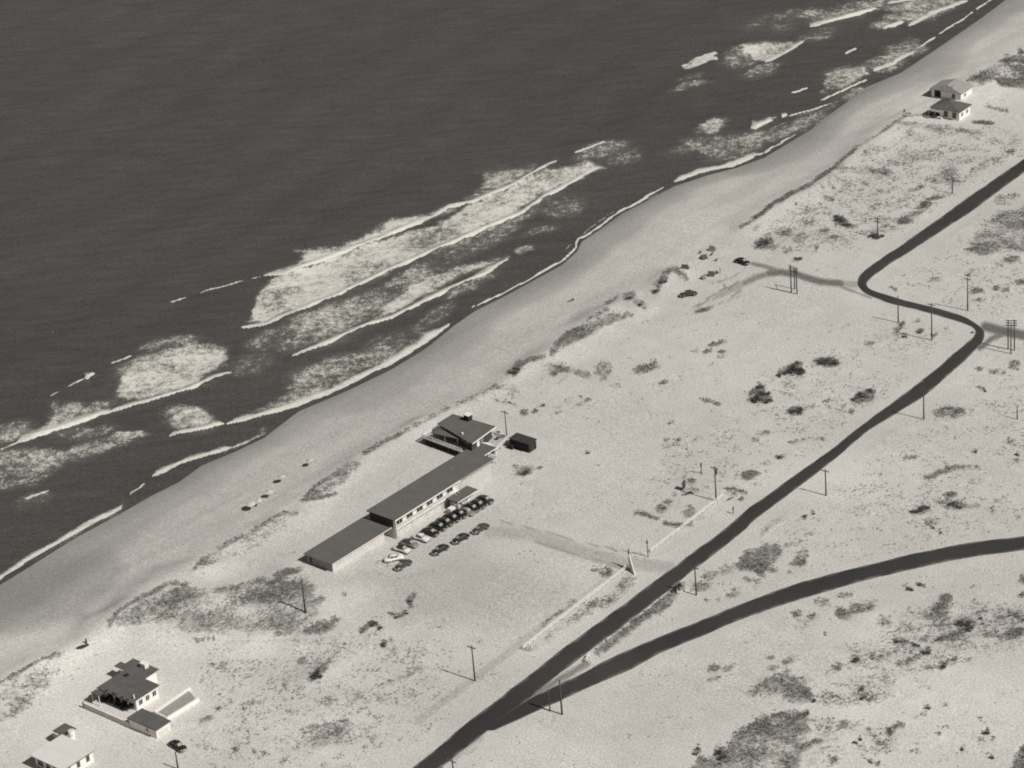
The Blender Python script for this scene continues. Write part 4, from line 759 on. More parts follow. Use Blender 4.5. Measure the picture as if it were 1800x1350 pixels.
# garage
gq = [hA.loc(x, y, 2.5) for x, y in ((224, 1261), (250, 1244), (299.5, 1267), (273, 1285))]
gu0, gu1 = (gq[0][0]+gq[3][0])/2, (gq[1][0]+gq[2][0])/2; gv0, gv1 = (gq[2][1]+gq[3][1])/2, (gq[0][1]+gq[1][1])/2
t = hA.thing('garage', 'flat dark-roofed white garage with car parked outside', 'garage')
bx('wall', M['white'], t, gu0+.25, gv0+.25, -.2, gu1-.25, gv1-.25, 2.28); bx('roof', M['roofdark'], t, gu0, gv0, 2.3, gu1, gv1, 2.5)
dr = bx('garage_door', M['white'], t, gu0+.7, gv0+.2, 0, gu1-.7, gv0+.247, 2.0)
for k in range(1, 4): bx('panel', M['wall'], dr, gu0+.75, gv0+.18, .5*k-.42, gu1-.75, gv0+.199, .5*k-.05)
side_window(t, 'glassshade', gu0+.25, gv0+2.6, gv0+3.4, 1.0, 1.8, -1)
# garden wall in front of the house
t = hA.thing('garden_wall', 'long low pale wall shielding the beach house forecourt', 'wall')
p1 = hA.loc(161, 1237, 0); bx('wall', M['wall'], t, gu0+.05, gv1-.3, -.2, gu0+.25, p1[1], 1.25); bx('coping', M['white'], t, gu0+.0, gv1-.3, 1.25, gu0+.3, p1[1], 1.33)
bx('end_pier', M['greywall'], t, gu0-.05, p1[1], -.2, gu0+.35, p1[1]+.4, 1.45)
# walled yard
yq = [hA.loc(x, y, .9) for x, y in ((271, 1250), (334, 1207), (349, 1226), (293, 1261))]
t = hA.thing('yard_wall', 'narrow white walls enclosing a planted strip behind the garage', 'wall')
for i, j in ((0, 1), (2, 3), (3, 0)):
    a, b = yq[i], yq[j]; d = Vector((b[0]-a[0], b[1]-a[1])).normalized(); n_ = (-d.y*.16, d.x*.16)
    MB().prism([(a[0]-n_[0], a[1]-n_[1]), (b[0]-n_[0], b[1]-n_[1]), (b[0]+n_[0], b[1]+n_[1]), (a[0]+n_[0], a[1]+n_[1])], -.2, .9).build('wall_panel', M['white'], t)
MB().prism(inset_ := [lerp2(p, ((yq[0][0]+yq[2][0])/2, (yq[0][1]+yq[2][1])/2), .1) for p in yq], -.2, .32).build('planting_bed', M['roofgrey'], t)
# drive apron
ap = [P(x, y, 0)[:2] for x, y in ((300, 1290), (322, 1276), (350, 1298), (395, 1345), (352, 1340))]
tag(MB().prism([tuple(p) for p in ap], -.2, .05).build('driveway', M['concrete']), 'pale driveway apron in front of the garage', None, kind='structure')

# --- white-roofed house (bottom-left corner)
hB = Fr(113, 1366, R(48.5)); BZ = 3.0
q = [hB.loc(x, y, BZ) for x, y in ((56, 1325), (112, 1288), (162, 1319), (108, 1357))]; b0, b1 = (q[0][0]+q[3][0])/2, (q[1][0]+q[2][0])/2; w0, w1 = (q[2][1]+q[3][1])/2, (q[0][1]+q[1][1])/2
t = hB.thing('white_roofed_house', 'beach house with pale gravel roof, white walls and round chimney', 'house')
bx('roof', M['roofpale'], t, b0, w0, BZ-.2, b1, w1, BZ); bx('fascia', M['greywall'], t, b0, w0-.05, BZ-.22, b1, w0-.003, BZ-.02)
bx('wall', M['white'], t, b0+.9, w0+.6, -.2, b1-.3, w1-.4, BZ-.22)
for k, wd in ((0, 1.0), (1.9, .8), (3.8, 1.2), (6.0, 1.5)): side_window(t, 'glass', b0+.9, w0+1.4+k, w0+1.4+k+wd, .6, 2.2, -1, 'greywall')
for k in range(3): window(t, 'glass', b0+1.6+k*2.6, b0+2.4+k*2.6, w0+.6, .9, 2.2, -1, 'greywall')
q = [hB.loc(x, y, BZ) for x, y in ((84.5, 1288), (113, 1269.5), (134, 1280))]
bx('roof', M['roofdark'], t, b1+.01, q[2][1]+.2, BZ-.35, q[1][0], q[0][1], BZ-.15); bx('roof', M['roofdark'], t, b1-1.6, w1+.01, BZ-.4, b1+1.4, w1+.75, BZ-.2); bx('wall', M['white'], t, b1-.29, q[2][1]+.6, -.2, q[1][0]-.4, q[0][1]-.4, BZ-.37)
c_ = hB.loc(126, 1290, BZ); chm = MB().cyl((c_[0], c_[1], BZ-.5), (c_[0], c_[1], BZ+.85), .78, .70, 14).build('chimney', M['white'], t); MB().cyl((c_[0], c_[1], BZ+.85), (c_[0], c_[1], BZ+.95), .55, .5, 14).build('chimney_top', M['wall'], chm)

# --- far houses (top right)
def gable_house(px, py, ang, lu, lv, hw, hr, label, roofm, wallm, hip=.25):
    f_ = Fr(px, py, ang); t = f_.thing('far_beach_house', label, 'house')
    bx('wall', M[wallm], t, 0, 0, -.3, lu, lv, hw)
    o = .5; e = hip*lv
    MB().add([(-o, -o, hw), (lu+o, -o, hw), (lu+o, lv+o, hw), (-o, lv+o, hw), (-o+e, lv/2, hr), (lu+o-e, lv/2, hr), (-o, -o, hw-.12), (lu+o, -o, hw-.12), (lu+o, lv+o, hw-.12), (-o, lv+o, hw-.12)],
             [(0, 1, 5, 4), (1, 2, 5), (2, 3, 4, 5), (3, 0, 4), (6, 7, 1, 0), (7, 8, 2, 1), (8, 9, 3, 2), (9, 6, 0, 3), (9, 8, 7, 6)]).build('roof', M[roofm], t)
    return f_, t
f_, t = gable_house(1686, 212.5, R(50), 6.8, 9.6, 3.0, 4.7, 'dark hip-roofed beach house standing before a smaller house', 'roofdark', 'white', .35)
for k in range(3): side_window(t, 'glass', 0, 1.0+k*2.9, 2.4+k*2.9, .5, 2.4, -1, 'white')
for k in range(2): window(t, 'glassshade', 1.2+k*3.0, 2.4+k*3.0, 0, .9, 2.1, -1)
bx('porch', M['deck'], t, -1.6, 5.4, -.3, -.01, 9.6, .5); bx('porch_roof', M['roofgrey'], t, -2.0, 5.2, 2.35, -.55, 9.9, 2.47)
for y in (5.3, 9.6): bx('porch_post', M['white'], t, -1.8, y, .0, -1.68, y+.12, 2.35)
f_, t = gable_house(1689, 179, R(50), 7.0, 10.5, 2.8, 4.6, 'smaller grey-roofed beach house with lit white side wall', 'roofgrey', 'white', .1)
side_window(t, 'void', 0, 7.2, 9.3, .2, 2.3, -1, 'greywall'); side_window(t, 'glass', 0, 2.0, 3.2, .8, 2.1, -1); window(t, 'glassshade', 2, 3.2, 0, .9, 2.0, -1)
bx('dormer', M['greywall'], t, .3, 3.2, 3.0, 2.4, 5.4, 4.2); bx('dormer_window', M['white'], t, .24, 4.0, 3.2, .297, 4.7, 3.9)

# ------------------------------------------------------------------ utility poles
def top_z(b, py):
    lo, hi = 0.0, 25.0
    for _ in range(30):
        m_ = (lo+hi)/2; _, y = proj(b.x, b.y, b.z+m_)
        if y > py: lo = m_
        else: hi = m_
    return lo
ROADANG = math.atan2(*( (RL[9]-RL[6])[::-1]))
def pole(bx_, by_, ty, arms=1, label='', group=None, ang=None, r=.17, trafo=False, insul=True):
    b = G(bx_, by_); hgt = top_z(b, ty); ang = ROADANG+R(90) if ang is None else ang
    t = thing('utility_pole', label, 'pole', b, ang, group)
    MB().cyl((0, 0, -.5), (0, 0, hgt), r*1.1, r*.75, 9).build('pole', M['wood'], t, True)
    for k in range(arms):
        z = hgt-.35-k*.95; a = MB().box(-1.15, r*.6, z-.08, 1.15, r*.6+.13, z+.08).build('crossarm', M['wood'], t)
        for x in (-1.05, -.4, .4, 1.05): MB().cyl((x, r*.6+.06, z+.08), (x, r*.6+.06, z+.28), .06, .04, 6).build('insulator', M['metal'], a)
        MB().bar((-.6, r*.6+.15, z-.06), (0, r*.6+.15, z-.65), .04, .05).bar((.6, r*.6+.15, z-.06), (0, r*.6+.15, z-.65), .04, .05).build('brace', M['metal'], a)
    if trafo: MB().cyl((0, -.45, hgt-2.2), (0, -.45, hgt-1.15), .33, .33, 12).build('transformer', M['wood'], t); MB().box(-.05, -.2, hgt-1.9, .05, 0, hgt-1.4).build('bracket', M['metal'], t)
    return t
RG = 'wooden utility poles along the beach road'
RLAB = 'weathered wooden utility pole with one crossarm beside the beach road'
pole(1259, 880, 820, 1, 'wooden utility pole carrying a dark transformer by the white fence end', trafo=True)
pole(835, 1197, 1135, 1, 'wooden utility pole with crossarm on open sand between motel and fork')
pole(537, 1077, 1020, 0, 'bare leaning wooden pole on the big grassy dune', r=.2)
pole(988, 1256, 1195, 0, 'tall bare wooden pole beside the fork of the two roads', r=.19)
pole(967, 1250, 1212, 0, 'shorter bare pole standing next to the tall pole at the fork', r=.14)
for a, lb in (((1224, 1046, 995), 'crossarm pole on the verge beside the ditch culvert'), ((1452, 871, 825), 'crossarm pole across the road from the transformer pole'), ((1624, 737, 683), 'crossarm pole by the long straight of road below the bend'), ((1638, 598, 533), 'tall crossarm pole inside the loop of the road bend')): pole(*a, 1, lb, RG)
pole(1579, 567, 520, 0, 'thin bare pole inside the road bend near dark bushes')
pole(1701, 546, 488, 1, 'wooden pole with crossarm on scrubby sand beyond the road bend')
pole(1543, 416, 382, 2, 'wooden pole with two crossarms rising from a dark bush')
pole(1674, 340, 309, 0, 'bare pole in the dune scrub below the far houses')
pole(797, 1357, 1335, 1, 'wooden utility pole with crossarm on the road verge south of the fork')
pole(313, 1352, 1322, 0, 'bare pole standing beside the garage driveway')
pole(891, 768, 722, 1, 'slender wooden pole rising behind the clubhouse terrace', r=.13)
pole(1788, 737, 716, 0, 'short dark post among tufts beyond the beach road', r=.15)
def triple(pts, label):
    bs = [G(x, y) for x, y, _ in pts]; hs = [top_z(b, p[2]) for b, p in zip(bs, pts)]
    o = bs[0]; t = thing('power_line_frame', label, 'pole frame', o)
    for b, h_ in zip(bs, hs): MB().cyl((b.x-o.x, b.y-o.y, b.z-o.z-.5), (b.x-o.x, b.y-o.y, b.z-o.z+h_), .17, .14, 8).build('pole', M['wood'], t, True)
    e0, e1 = bs[0]-o, bs[-1]-o
    for dz in (.2, .85, 1.5):
        ev = (e1-e0).normalized()*.7
        MB().bar((e0.x-ev.x, e0.y-ev.y, hs[0]-dz), (e1.x+ev.x, e1.y+ev.y, hs[-1]-dz), .14, .18).build('crossarm', M['wood'], t)
    if len(bs) > 2: MB().bar((e1.x, e1.y, hs[-1]-1.8), (bs[1].x-o.x, bs[1].y-o.y, bs[1].z-o.z+hs[1]-.4), .12, .12).build('brace', M['wood'], t)
triple([(1391, 514, 466), (1397, 508, 470), (1401, 517, 471)], 'three-pole power line frame by the sandy track to the beach')
triple([(1772, 614, 563), (1777, 622, 570), (1783, 616, 562)], 'three-pole power line frame beside the side road past the bend')
def post(px, py, ty, label, r=.12, head=False):
    b = G(px, py); h_ = top_z(b, ty); t = thing('post', label, 'post', b)
    MB().cyl((0, 0, -.3), (0, 0, h_), r, r*.8, 8).build('shaft', M['wood'], t); MB().cyl((0, 0, h_-.9), (0, 0, h_-.0), r*1.9, r*1.5, 8).build('lantern' if head else 'cap', M['wood'], t)
post(1139, 979, 950, 'lamp post at the white fence end by the motel entrance', .10, True)
post(1233, 833, 814, 'leaning short dark post near the transformer pole', .12)
post(1289, 903, 891, 'stubby marker post on the verge near the fence', .10)

# ------------------------------------------------------------------ fences
def fence(a, b, label, n):
    A, B = G(*a), G(*b); d = (B-A).xy; L = d.length; ang = math.atan2(d.y, d.x)
    t = thing('rail_fence', label, 'fence', A, ang)
    for k in range(n+1):
        x = L*k/n; p = A+(B-A)*(k/n); z = hz(p.x, p.y)-A.z
        MB().box(x-.07, -.07, z-.3, x+.07, .07, z+1.08).build('post', M['white'], t)
    for zz_ in (1.06, .6):
        for k in range(n):
            za, zb = [hz(*(A+(B-A)*(q/n)).xy)-A.z for q in (k, k+1)]
            MB().bar((L*k/n+.09, 0, za+zz_), (L*(k+1)/n-.09, 0, zb+zz_), .07, .16).build('rail', M['white'], t)
fence((1144, 972), (1272, 874), 'white two-rail fence running up to the transformer pole', 14)
fence((920, 1142), (1104, 999), 'white two-rail fence running down from the tapered white sign', 20)
# tapered white sign at the entrance
a = G(1117, 1012); b = G(1107, 999); d = (a-b).xy; t = thing('entrance_sign', 'tall tapered white signboard at the end of the roadside fence', 'sign', b, math.atan2(d.y, d.x)); L = d.length
MB().add([(0, -.08, -.1), (L, -.08, -.1), (L*.12, -.08, 3.6), (0, -.08, 3.6), (0, .08, -.1), (L, .08, -.1), (L*.12, .08, 3.6), (0, .08, 3.6)], [(0, 1, 2, 3), (7, 6, 5, 4), (0, 4, 5, 1), (1, 5, 6, 2), (2, 6, 7, 3), (3, 7, 4, 0)]).build('board', M['white'], t)
MB().cyl((-.12, 0, -.3), (-.12, 0, 4.2), .09, .09, 8).build('mast', M['wood'], t); MB().cyl((-.12, 0, 3.9), (-.12, 0, 4.9), .2, .14, 8).build('lantern', M['wood'], t)
# signboard; the shade of its shadowed side is put into the dark colour
b = G(1203, 861); t = thing('signboard', 'dark upright signboard on two posts in the scrub near the transformer pole', 'sign', b, R(62))
MB().box(-.75, -.06, .5, .75, .06, 2.5).build('board', M['darkwall'], t)
for x in (-.6, .6): MB().box(x-.07, .07, -.3, x+.07, .2, 2.4).build('leg', M['wood'], t)
# barricade and rubble at the fork
b = G(1033, 1160); t = thing('barricade', 'small white wooden barricade where the two roads meet', 'barricade', b, R(70))
for s_ in (-.9, .9): MB().bar((s_, -.5, -.1), (s_, 0, 1.2), .12, .12).bar((s_, .5, -.1), (s_, 0, 1.2), .12, .12).build('trestle', M['white'], t)
for z in (1.12, .7): MB().bar((-1.3, -.08, z), (1.3, -.08, z), .05, .22).build('board', M['white'], t)
b = G(1199, 1040); t = thing('culvert_headwall', 'pale culvert headwall with dark pipe at the end of the ditch', 'culvert', b, R(20))
MB().box(-1.0, -.15, -1.2, 1.0, .15, .35).build('headwall', M['concrete'], t); MB().cyl((0, -.17, -.5), (0, -.2, -.5), .5, .5, 14).build('pipe_mouth', M['void'], t)
for x in (-1.1, 1.1): MB().box(x-.07, -.07, -.3, x+.07, .07, .9).build('marker_post', M['white'], t)

# ------------------------------------------------------------------ cars
def sect(x, hw, z0, z1, n=14, p=3.2, ytop=.82):
    r = []; zc, hh = (z0+z1)/2, (z1-z0)/2
    for i in range(n):
        a = 2*math.pi*(i+.5)/n; c, s_ = math.cos(a), math.sin(a)
        k = (abs(c)**p+abs(s_)**p)**(-1/p); y = hw*c*k; z = zc+hh*s_*k
        if z > zc: y *= 1-(1-ytop)*(z-zc)/hh
        r.append((x, y, z))
    return r
def car_meshes(v):
    D = {}
    hood = .98 if v != 'notch' else .95
    D['body'] = MB().rings([sect(*a) for a in ((-2.42, .55, .42, .72), (-2.3, .76, .32, .90), (-1.75, .85, .28, 1.0), (-.9, .88, .28, 1.04), (.1, .88, .28, 1.04), (1.0, .80, .28, 1.02), (1.75, .70, .28, hood), (2.2, .60, .32, .90), (2.4, .42, .40, .74))]).mesh('body', True)
    if v == 'fast': cs = ((-2.05, .40, .88, .97), (-1.6, .58, .88, 1.24), (-1.05, .68, .88, 1.50), (-.3, .72, .88, 1.62), (.35, .70, .88, 1.58), (.72, .64, .88, 1.38), (1.08, .58, .88, 1.02))
    else: cs = ((-1.35, .56, .88, 1.0), (-1.08, .64, .88, 1.38), (-.75, .70, .88, 1.54), (-.1, .73, .88, 1.62), (.45, .70, .88, 1.58), (.78, .64, .88, 1.38), (1.12, .58, .88, 1.02))
    D['cabin'] = MB().rings([sect(*a, 14, 3.0, .78) for a in cs]).mesh('cabin', True)
    fi = 0
    for sx, x0, x1, h_ in ((1, .75, 2.3, .94), (1, -2.1, -.65, .92)):
        for s_ in (-1, 1):
            rs = []
            for k in range(7):
                a = math.pi*(k+.02)/6.04; xx = x0+(x1-x0)*(1-math.cos(a))/2; q = max(.18, math.sin(a)**.6)
                rs.append([(xx, s_*(.80)+.17*q*math.cos(t_), .34+(h_-.36)*q*(.55+.45*math.sin(t_))) for t_ in [2*math.pi*i/10 for i in range(10)]])
            D['fender%d' % fi] = MB().rings(rs).mesh('fender', True); fi += 1
    def glass(pts): return MB().add(pts+[(x*.97, y*.97, z-.02) for x, y, z in pts], [(0, 1, 2, 3), (7, 6, 5, 4), (0, 4, 5, 1), (1, 5, 6, 2), (2, 6, 7, 3), (3, 7, 4, 0)])
    D['windshield'] = glass([(1.10, -.50, 1.12), (1.10, .50, 1.12), (.60, .50, 1.53), (.60, -.50, 1.53)]).mesh('windshield')
    if v == 'fast': D['rear_window'] = glass([(-1.72, .38, 1.24), (-1.72, -.38, 1.24), (-1.12, -.42, 1.54), (-1.12, .42, 1.54)]).mesh('rear_window')
    else: D['rear_window'] = glass([(-1.37, .46, 1.08), (-1.37, -.46, 1.08), (-.98, -.46, 1.50), (-.98, .46, 1.50)]).mesh('rear_window')
    for s_ in (-1, 1):
        o = [] ; y0, y1 = s_*.735, s_*.66
        for n_, (a, b, c, d) in (('side_window_front', (.05, .85, .5, .05)), ('side_window_rear', (-1.0, -.03, -.03, -.8))):
            q = [(a, y0, 1.10), (b, y0, 1.10), (c, y1, 1.47), (d, y1, 1.47)]
            if s_ > 0: q = q[::-1]
            D[n_+('_l' if s_ > 0 else '_r')] = MB().add(q+[(x, y*.95, z) for x, y, z in q], [(0, 1, 2, 3), (7, 6, 5, 4), (0, 4, 5, 1), (1, 5, 6, 2), (2, 6, 7, 3), (3, 7, 4, 0)]).mesh('side_window')
    for nm, x in (('bumper_f', 2.46), ('bumper_r', -2.48)):
        s_ = 1 if x > 0 else -1
        D[nm] = MB().bar((x-s_*.22, -.86, .48), (x, -.5, .48), .07, .15).bar((x, -.5, .48), (x, .5, .48), .07, .15).bar((x, .5, .48), (x-s_*.22, .86, .48), .07, .15).mesh('bumper')
    D['grille'] = MB().box(2.30, -.42, .5, 2.43, .42, .76).mesh('grille')
    D['headlight'] = MB().cyl((0, 0, 0), (.1, 0, 0), .12, .10, 10).mesh('headlight'); D['taillight'] = MB().cyl((0, 0, 0), (-.08, 0, 0), .07, .05, 8).mesh('taillight')
    D['wheel'] = MB().cyl((0, -.09, 0), (0, .09, 0), .36, .36, 16).mesh('wheel', True); D['hub'] = MB().cyl((0, -.02, 0), (0, .02, 0), .19, .15, 12).mesh('hubcap')
    return D
CARM = {v: car_meshes(v) for v in ('fast', 'notch')}
def car(px, py, hx, hy, v, paint, label, group=None, top=None):
    """px,py: ground point below the car's middle; hx,hy: picture direction of its nose"""
    a = G(px, py); d = G(px+hx, py+hy)-a; D = CARM[v]
    t = thing('parked_car', label, 'car', (a.x, a.y, hz(a.x, a.y)+.0), math.atan2(d.y, d.x), group)
    def part(n_, k, m, loc=(0, 0, 0), par=t, rz=0):
        me = D[k]; o = mobj(n_, me, None, par); o.location = loc; o.rotation_euler = (0, 0, rz)
        if not me.materials: me.materials.append(M[m])
        o.material_slots[0].link = 'OBJECT'; o.material_slots[0].material = M[m]; return o
    bd = part('body', 'body', paint); [part('fender', 'fender%d' % q_, paint, par=bd) for q_ in range(4)]; cb = part('cabin', 'cabin', top or paint)
    part('windshield', 'windshield', 'wshield_glint', par=cb); part('rear_window', 'rear_window', 'cglass', par=cb)
    for k in ('side_window_front_l', 'side_window_front_r', 'side_window_rear_l', 'side_window_rear_r'): part('side_window', k, 'cglass', par=cb)
    part('bumper', 'bumper_f', 'chrome'); part('bumper', 'bumper_r', 'chrome'); part('grille', 'grille', 'chrome')
    for s_ in (-1, 1):
        part('headlight', 'headlight', 'lamp', (2.2, s_*.74, .78)); part('taillight', 'taillight', 'hub', (-2.28, s_*.70, .78))
        for x in (1.5, -1.4):
            w_ = part('wheel', 'wheel', 'tyre', (x, s_*.80, .36)); part('hubcap', 'hub', 'hub', (0, s_*.10, 0), par=w_, rz=0 if s_ > 0 else math.pi)
    return t
VX, VY = 33, 11            # picture direction away from the motel front
car(693, 985, 33, -6, 'notch', 'cream', 'cream sedan parked askew at the end of the motel row')
car(709, 997, -27, 15, 'fast', 'charcoal', 'dark grey rounded sedan parked close behind the askew cream car')
car(707, 969, VX, VY, 'notch', 'cream', 'cream car with a black top between two other cars in the motel row', top='black')
car(720, 959, VX, VY, 'fast', 'greyc', 'mid-grey sedan with a dark roof beside the black-topped cream car', top='charcoal')
car(741, 949, VX, VY, 'notch', 'cream', 'all-cream sedan next to the unbroken run of dark cars')
ROWG = 'dark cars nosed out in front of the motel block'; ROWL = 'black sedan in the tight row in front of the two-storey motel block'
for i, (x, y, v, c) in enumerate(((757, 939, 'fast', 'black'), (771, 929, 'fast', 'black'), (783, 921, 'notch', 'navy'), (795, 914, 'fast', 'black'), (807, 907, 'notch', 'black'), (829.5, 896.5, 'fast', 'black'), (840.5, 890, 'notch', 'navy'), (853, 882, 'fast', 'charcoal'))):
    car(x, y, VX, VY, v, c, '%s dark sedan along the motel row, counted from the all-cream sedan' % ('first', 'second', 'third', 'fourth', 'fifth', 'sixth', 'seventh', 'eighth')[i], ROWG)
car(820, 903, VX, VY, 'notch', 'greyc', 'grey sedan among the black cars near the motel office')
FG = 'three dark sedans parked end to end behind the row'; FLB = 'dark sedan in the line of three parked end to end on open sand'
for x, y in ((774, 970), (810, 950.5), (845, 933)): car(x, y, -27, 15.5, 'fast', 'charcoal' if x == 845 else 'black', {774: 'dark sedan at the cream-car end of the three parked end to end', 810: 'dark sedan in the middle of the three parked end to end', 845: 'dark grey sedan at the driveway end of the three parked end to end'}[x], FG)
car(1210, 520, -30, 5, 'notch', 'navy', 'dark sedan standing alone on the sand below the tents')
car(1305, 463, 29, 9, 'fast', 'black', 'black sedan at the beach end of the sandy track above the tents')
car(313, 1315, 24, 15, 'fast', 'black', 'black sedan parked on the driveway outside the white garage')
car(1636, 204, -20, 8, 'notch', 'charcoal', 'dark car parked against the far hip-roofed house')

# ------------------------------------------------------------------ tents, parasols, boat
def tent(px, py, w_, l_, h_, ang, m, label):
    b = G(px, py); t = thing('tent', label, 'tent', b, ang)
    MB().add([(-l_, -w_, -.05), (l_, -w_, -.05), (l_, w_, -.05), (-l_, w_, -.05), (-l_*.8, 0, h_), (l_*.75, 0, h_)], [(0, 1, 5, 4), (2, 3, 4, 5), (3, 0, 4), (1, 2, 5), (3, 2, 1, 0)]).build('canvas', M[m], t)
    MB().add([(l_+.02, -.3*w_, 0), (l_+.02, .3*w_, 0), (l_*.8+.03, 0, h_*.8)], [(0, 1, 2)]).build('doorway', M['void'], t)
    MB().cyl((l_*.75, 0, h_-.1), (l_*.75, 0, h_+.25), .03, .03, 6).build('tent_pole', M['wood'], t)
    for s_ in (-1, 1): MB().bar((l_*.75, 0, h_), (l_*1.6, s_*w_*.9, 0), .02, .02).build('guy_rope', M['metal'], t)
tent(1252, 440, .95, 1.0, 1.35, R(150), 'canvas2', 'grey pyramid tent pitched nearest the sea')
tent(1237, 454, 1.0, 1.0, 1.2, R(20), 'canvas', 'low dark tent pitched just below the grey pyramid tent')
tent(1204, 472, .9, 1.1, 1.25, R(-25), 'canvas', 'boxy dark tent beside the small grassy dune')
tent(1250, 484, .9, .95, 1.3, R(170), 'canvas', 'dark tent with camp gear set out beside it')
tent(1236, 490, .7, .75, 1.2, R(40), 'canvas2', 'smallest tent with one pale side, nearest the lone dark sedan')
def gear(px, py, ang, label, k):
    b = G(px, py); t = thing('camp_chair', label, 'chair', b, ang, 'camp chairs beside the tents')
    MB().box(-.28, -.28, .4, .28, .28, .48).build('seat', M['canvas'], t); MB().box(-.3, -.28, .48, -.22, .28, 1.0).build('backrest', M['canvas'], t)
    for x in (-.25, .25):
        for y in (-.25, .25): MB().box(x-.03, y-.03, 0, x+.03, y+.03, .4).build('leg', M['wood'], t)
for k, (x, y) in enumerate(((1258, 482), (1261, 481), (1231, 446), (1251, 449), (1259, 459))): gear(x, y, R(40*k), 'dark folding camp chair on the sand by the tents', k)
def person(px, py, hd, label, cloth='shirt', pose=0):
    b = G(px, py); t = thing('person', label, 'person', b, hd, 'people standing by the tents')
    V = [(0, 0, .95), (0, 0, 1.2), (0, 0, 1.42), (0, 0, 1.52), (0, 0, 1.68), (0, .11, .88), (.04*pose, .12, .48), (0, .12, .06), (.14, .12, .03), (0, -.11, .88), (-.06*pose, -.12, .48), (-.05, -.12, .06), (.09, -.12, .03), (0, .2, 1.38), (.03, .27, 1.1), (.12, .27, .86), (0, -.2, 1.38), (.03, -.27, 1.1), (.1, -.27, .86)]
    E_ = [(0, 1), (1, 2), (2, 3), (3, 4), (0, 5), (5, 6), (6, 7), (7, 8), (0, 9), (9, 10), (10, 11), (11, 12), (2, 13), (13, 14), (14, 15), (2, 16), (16, 17), (17, 18)]
    rad = [.15, .14, .14, .06, .10, .10, .07, .045, .04, .10, .07, .045, .04, .07, .05, .035, .07, .05, .035]
    me = bpy.data.meshes.new('body'); me.from_pydata(V, E_, []); o = mobj('body', me, M[cloth], t)
    sk = o.modifiers.new('skin', 'SKIN'); 
    for i, r in enumerate(rad): me.skin_vertices[0].data[i].radius = (r, r)
    me.skin_vertices[0].data[0].use_root = True
    o.modifiers.new('sub', 'SUBSURF').levels = 1; o.modifiers['sub'].render_levels = 1
    bpy.context.view_layer.update()
    me2 = bpy.data.meshes.new_from_object(o.evaluated_get(bpy.context.evaluated_depsgraph_get())); o.modifiers.clear(); me2.name = 'body'; o.data = me2
    if not me2.materials: me2.materials.append(M[cloth])
    MB().rings([[(.01+.105*math.cos(a)*q, .09*math.sin(a)*q, z) for a in [2*math.pi*i/8 for i in range(8)]] for q, z in ((.6, 1.66), (1, 1.7), (1, 1.76), (.5, 1.81))]).build('hair', M['black'], t, True)
person(1266, 481, R(180), 'person in dark clothes standing beside the camp chairs')
def parasol(px, py, label, seed, h_=1.9, r=1.05):
    """px,py: where its shadow lies"""
    s_ = G(px, py); sx = h_*math.cos(SUN_AZ)/math.tan(SUN_EL); sy = h_*math.sin(SUN_AZ)/math.tan(SUN_EL)
    x, y = s_.x+sx, s_.y+sy; t = thing('beach_umbrella', label, 'umbrella', (x, y, hz(x, y)), seed*1.1, 'pale beach umbrellas planted on the open beach')
    n = 8; V = [(0, 0, h_+.32)]; 
    for k, (q, z) in enumerate(((.5, h_+.22), (1.0, h_-.06))): V += [(r*q*math.cos(2*math.pi*i/n), r*q*math.sin(2*math.pi*i/n), z) for i in range(n)]
    Fs = [(0, 1+i, 1+(i+1) % n) for i in range(n)]+[(1+i, 1+n+i, 1+n+(i+1) % n, 1+(i+1) % n) for i in range(n)]
    c_ = MB().add(V, Fs).build('canopy', M['cloth'], t); c_.rotation_euler = (R(8), 0, 0)
    md = c_.modifiers.new('thick', 'SOLIDIFY'); md.thickness = .02
    MB().cyl((0, 0, -.3), (0, 0, h_+.4), .025, .025, 6).build('pole', M['white'], t)
    for i in range(n): MB().bar((0, 0, h_+.05), (r*.9*math.cos(2*math.pi*i/n), r*.9*math.sin(2*math.pi*i/n), h_-.05), .02, .02).build('rib', M['metal'], c_)
ULAB = 'pale beach umbrella casting a dark oval shadow on the open beach'
for k, (x, y, r_) in enumerate(((432.5, 893, 1.25), (445, 888, .8), (464, 873, 1.0), (487, 847, 1.1), (538, 817.5, 1.0))): parasol(x, y, '%s pale beach umbrella with dark shadow, counted from the upturned boat end' % ('first', 'second', 'third', 'fourth', 'last')[k], k, 1.8, r_)
def rowboat(px, py, ang, label):
    b = G(px, py); t = thing('rowing_boat', label, 'boat', b, ang); rs = []
    for k in range(9):
        x = -1.5+3.0*k/8; w_ = .55*max(.04, 1-abs((x+.15)/1.68)**2.4); rs.append([(x, w_*math.cos(a), .02+.42*(w_/.55)**.5*math.sin(a)) for a in [math.pi*i/7 for i in range(8)]])
    MB().rings(rs).build('hull', M['boat'], t, True); MB().bar((-1.4, 0, .40), (1.25, 0, .42), .07, .09).build('keel', M['wood'], t)
rowboat(146, 1137, R(25), 'dark upturned rowing boat on the sand above the stepped-roof house')
post(152, 1131, 1123, 'short mooring post beside the upturned rowing boat', .12)
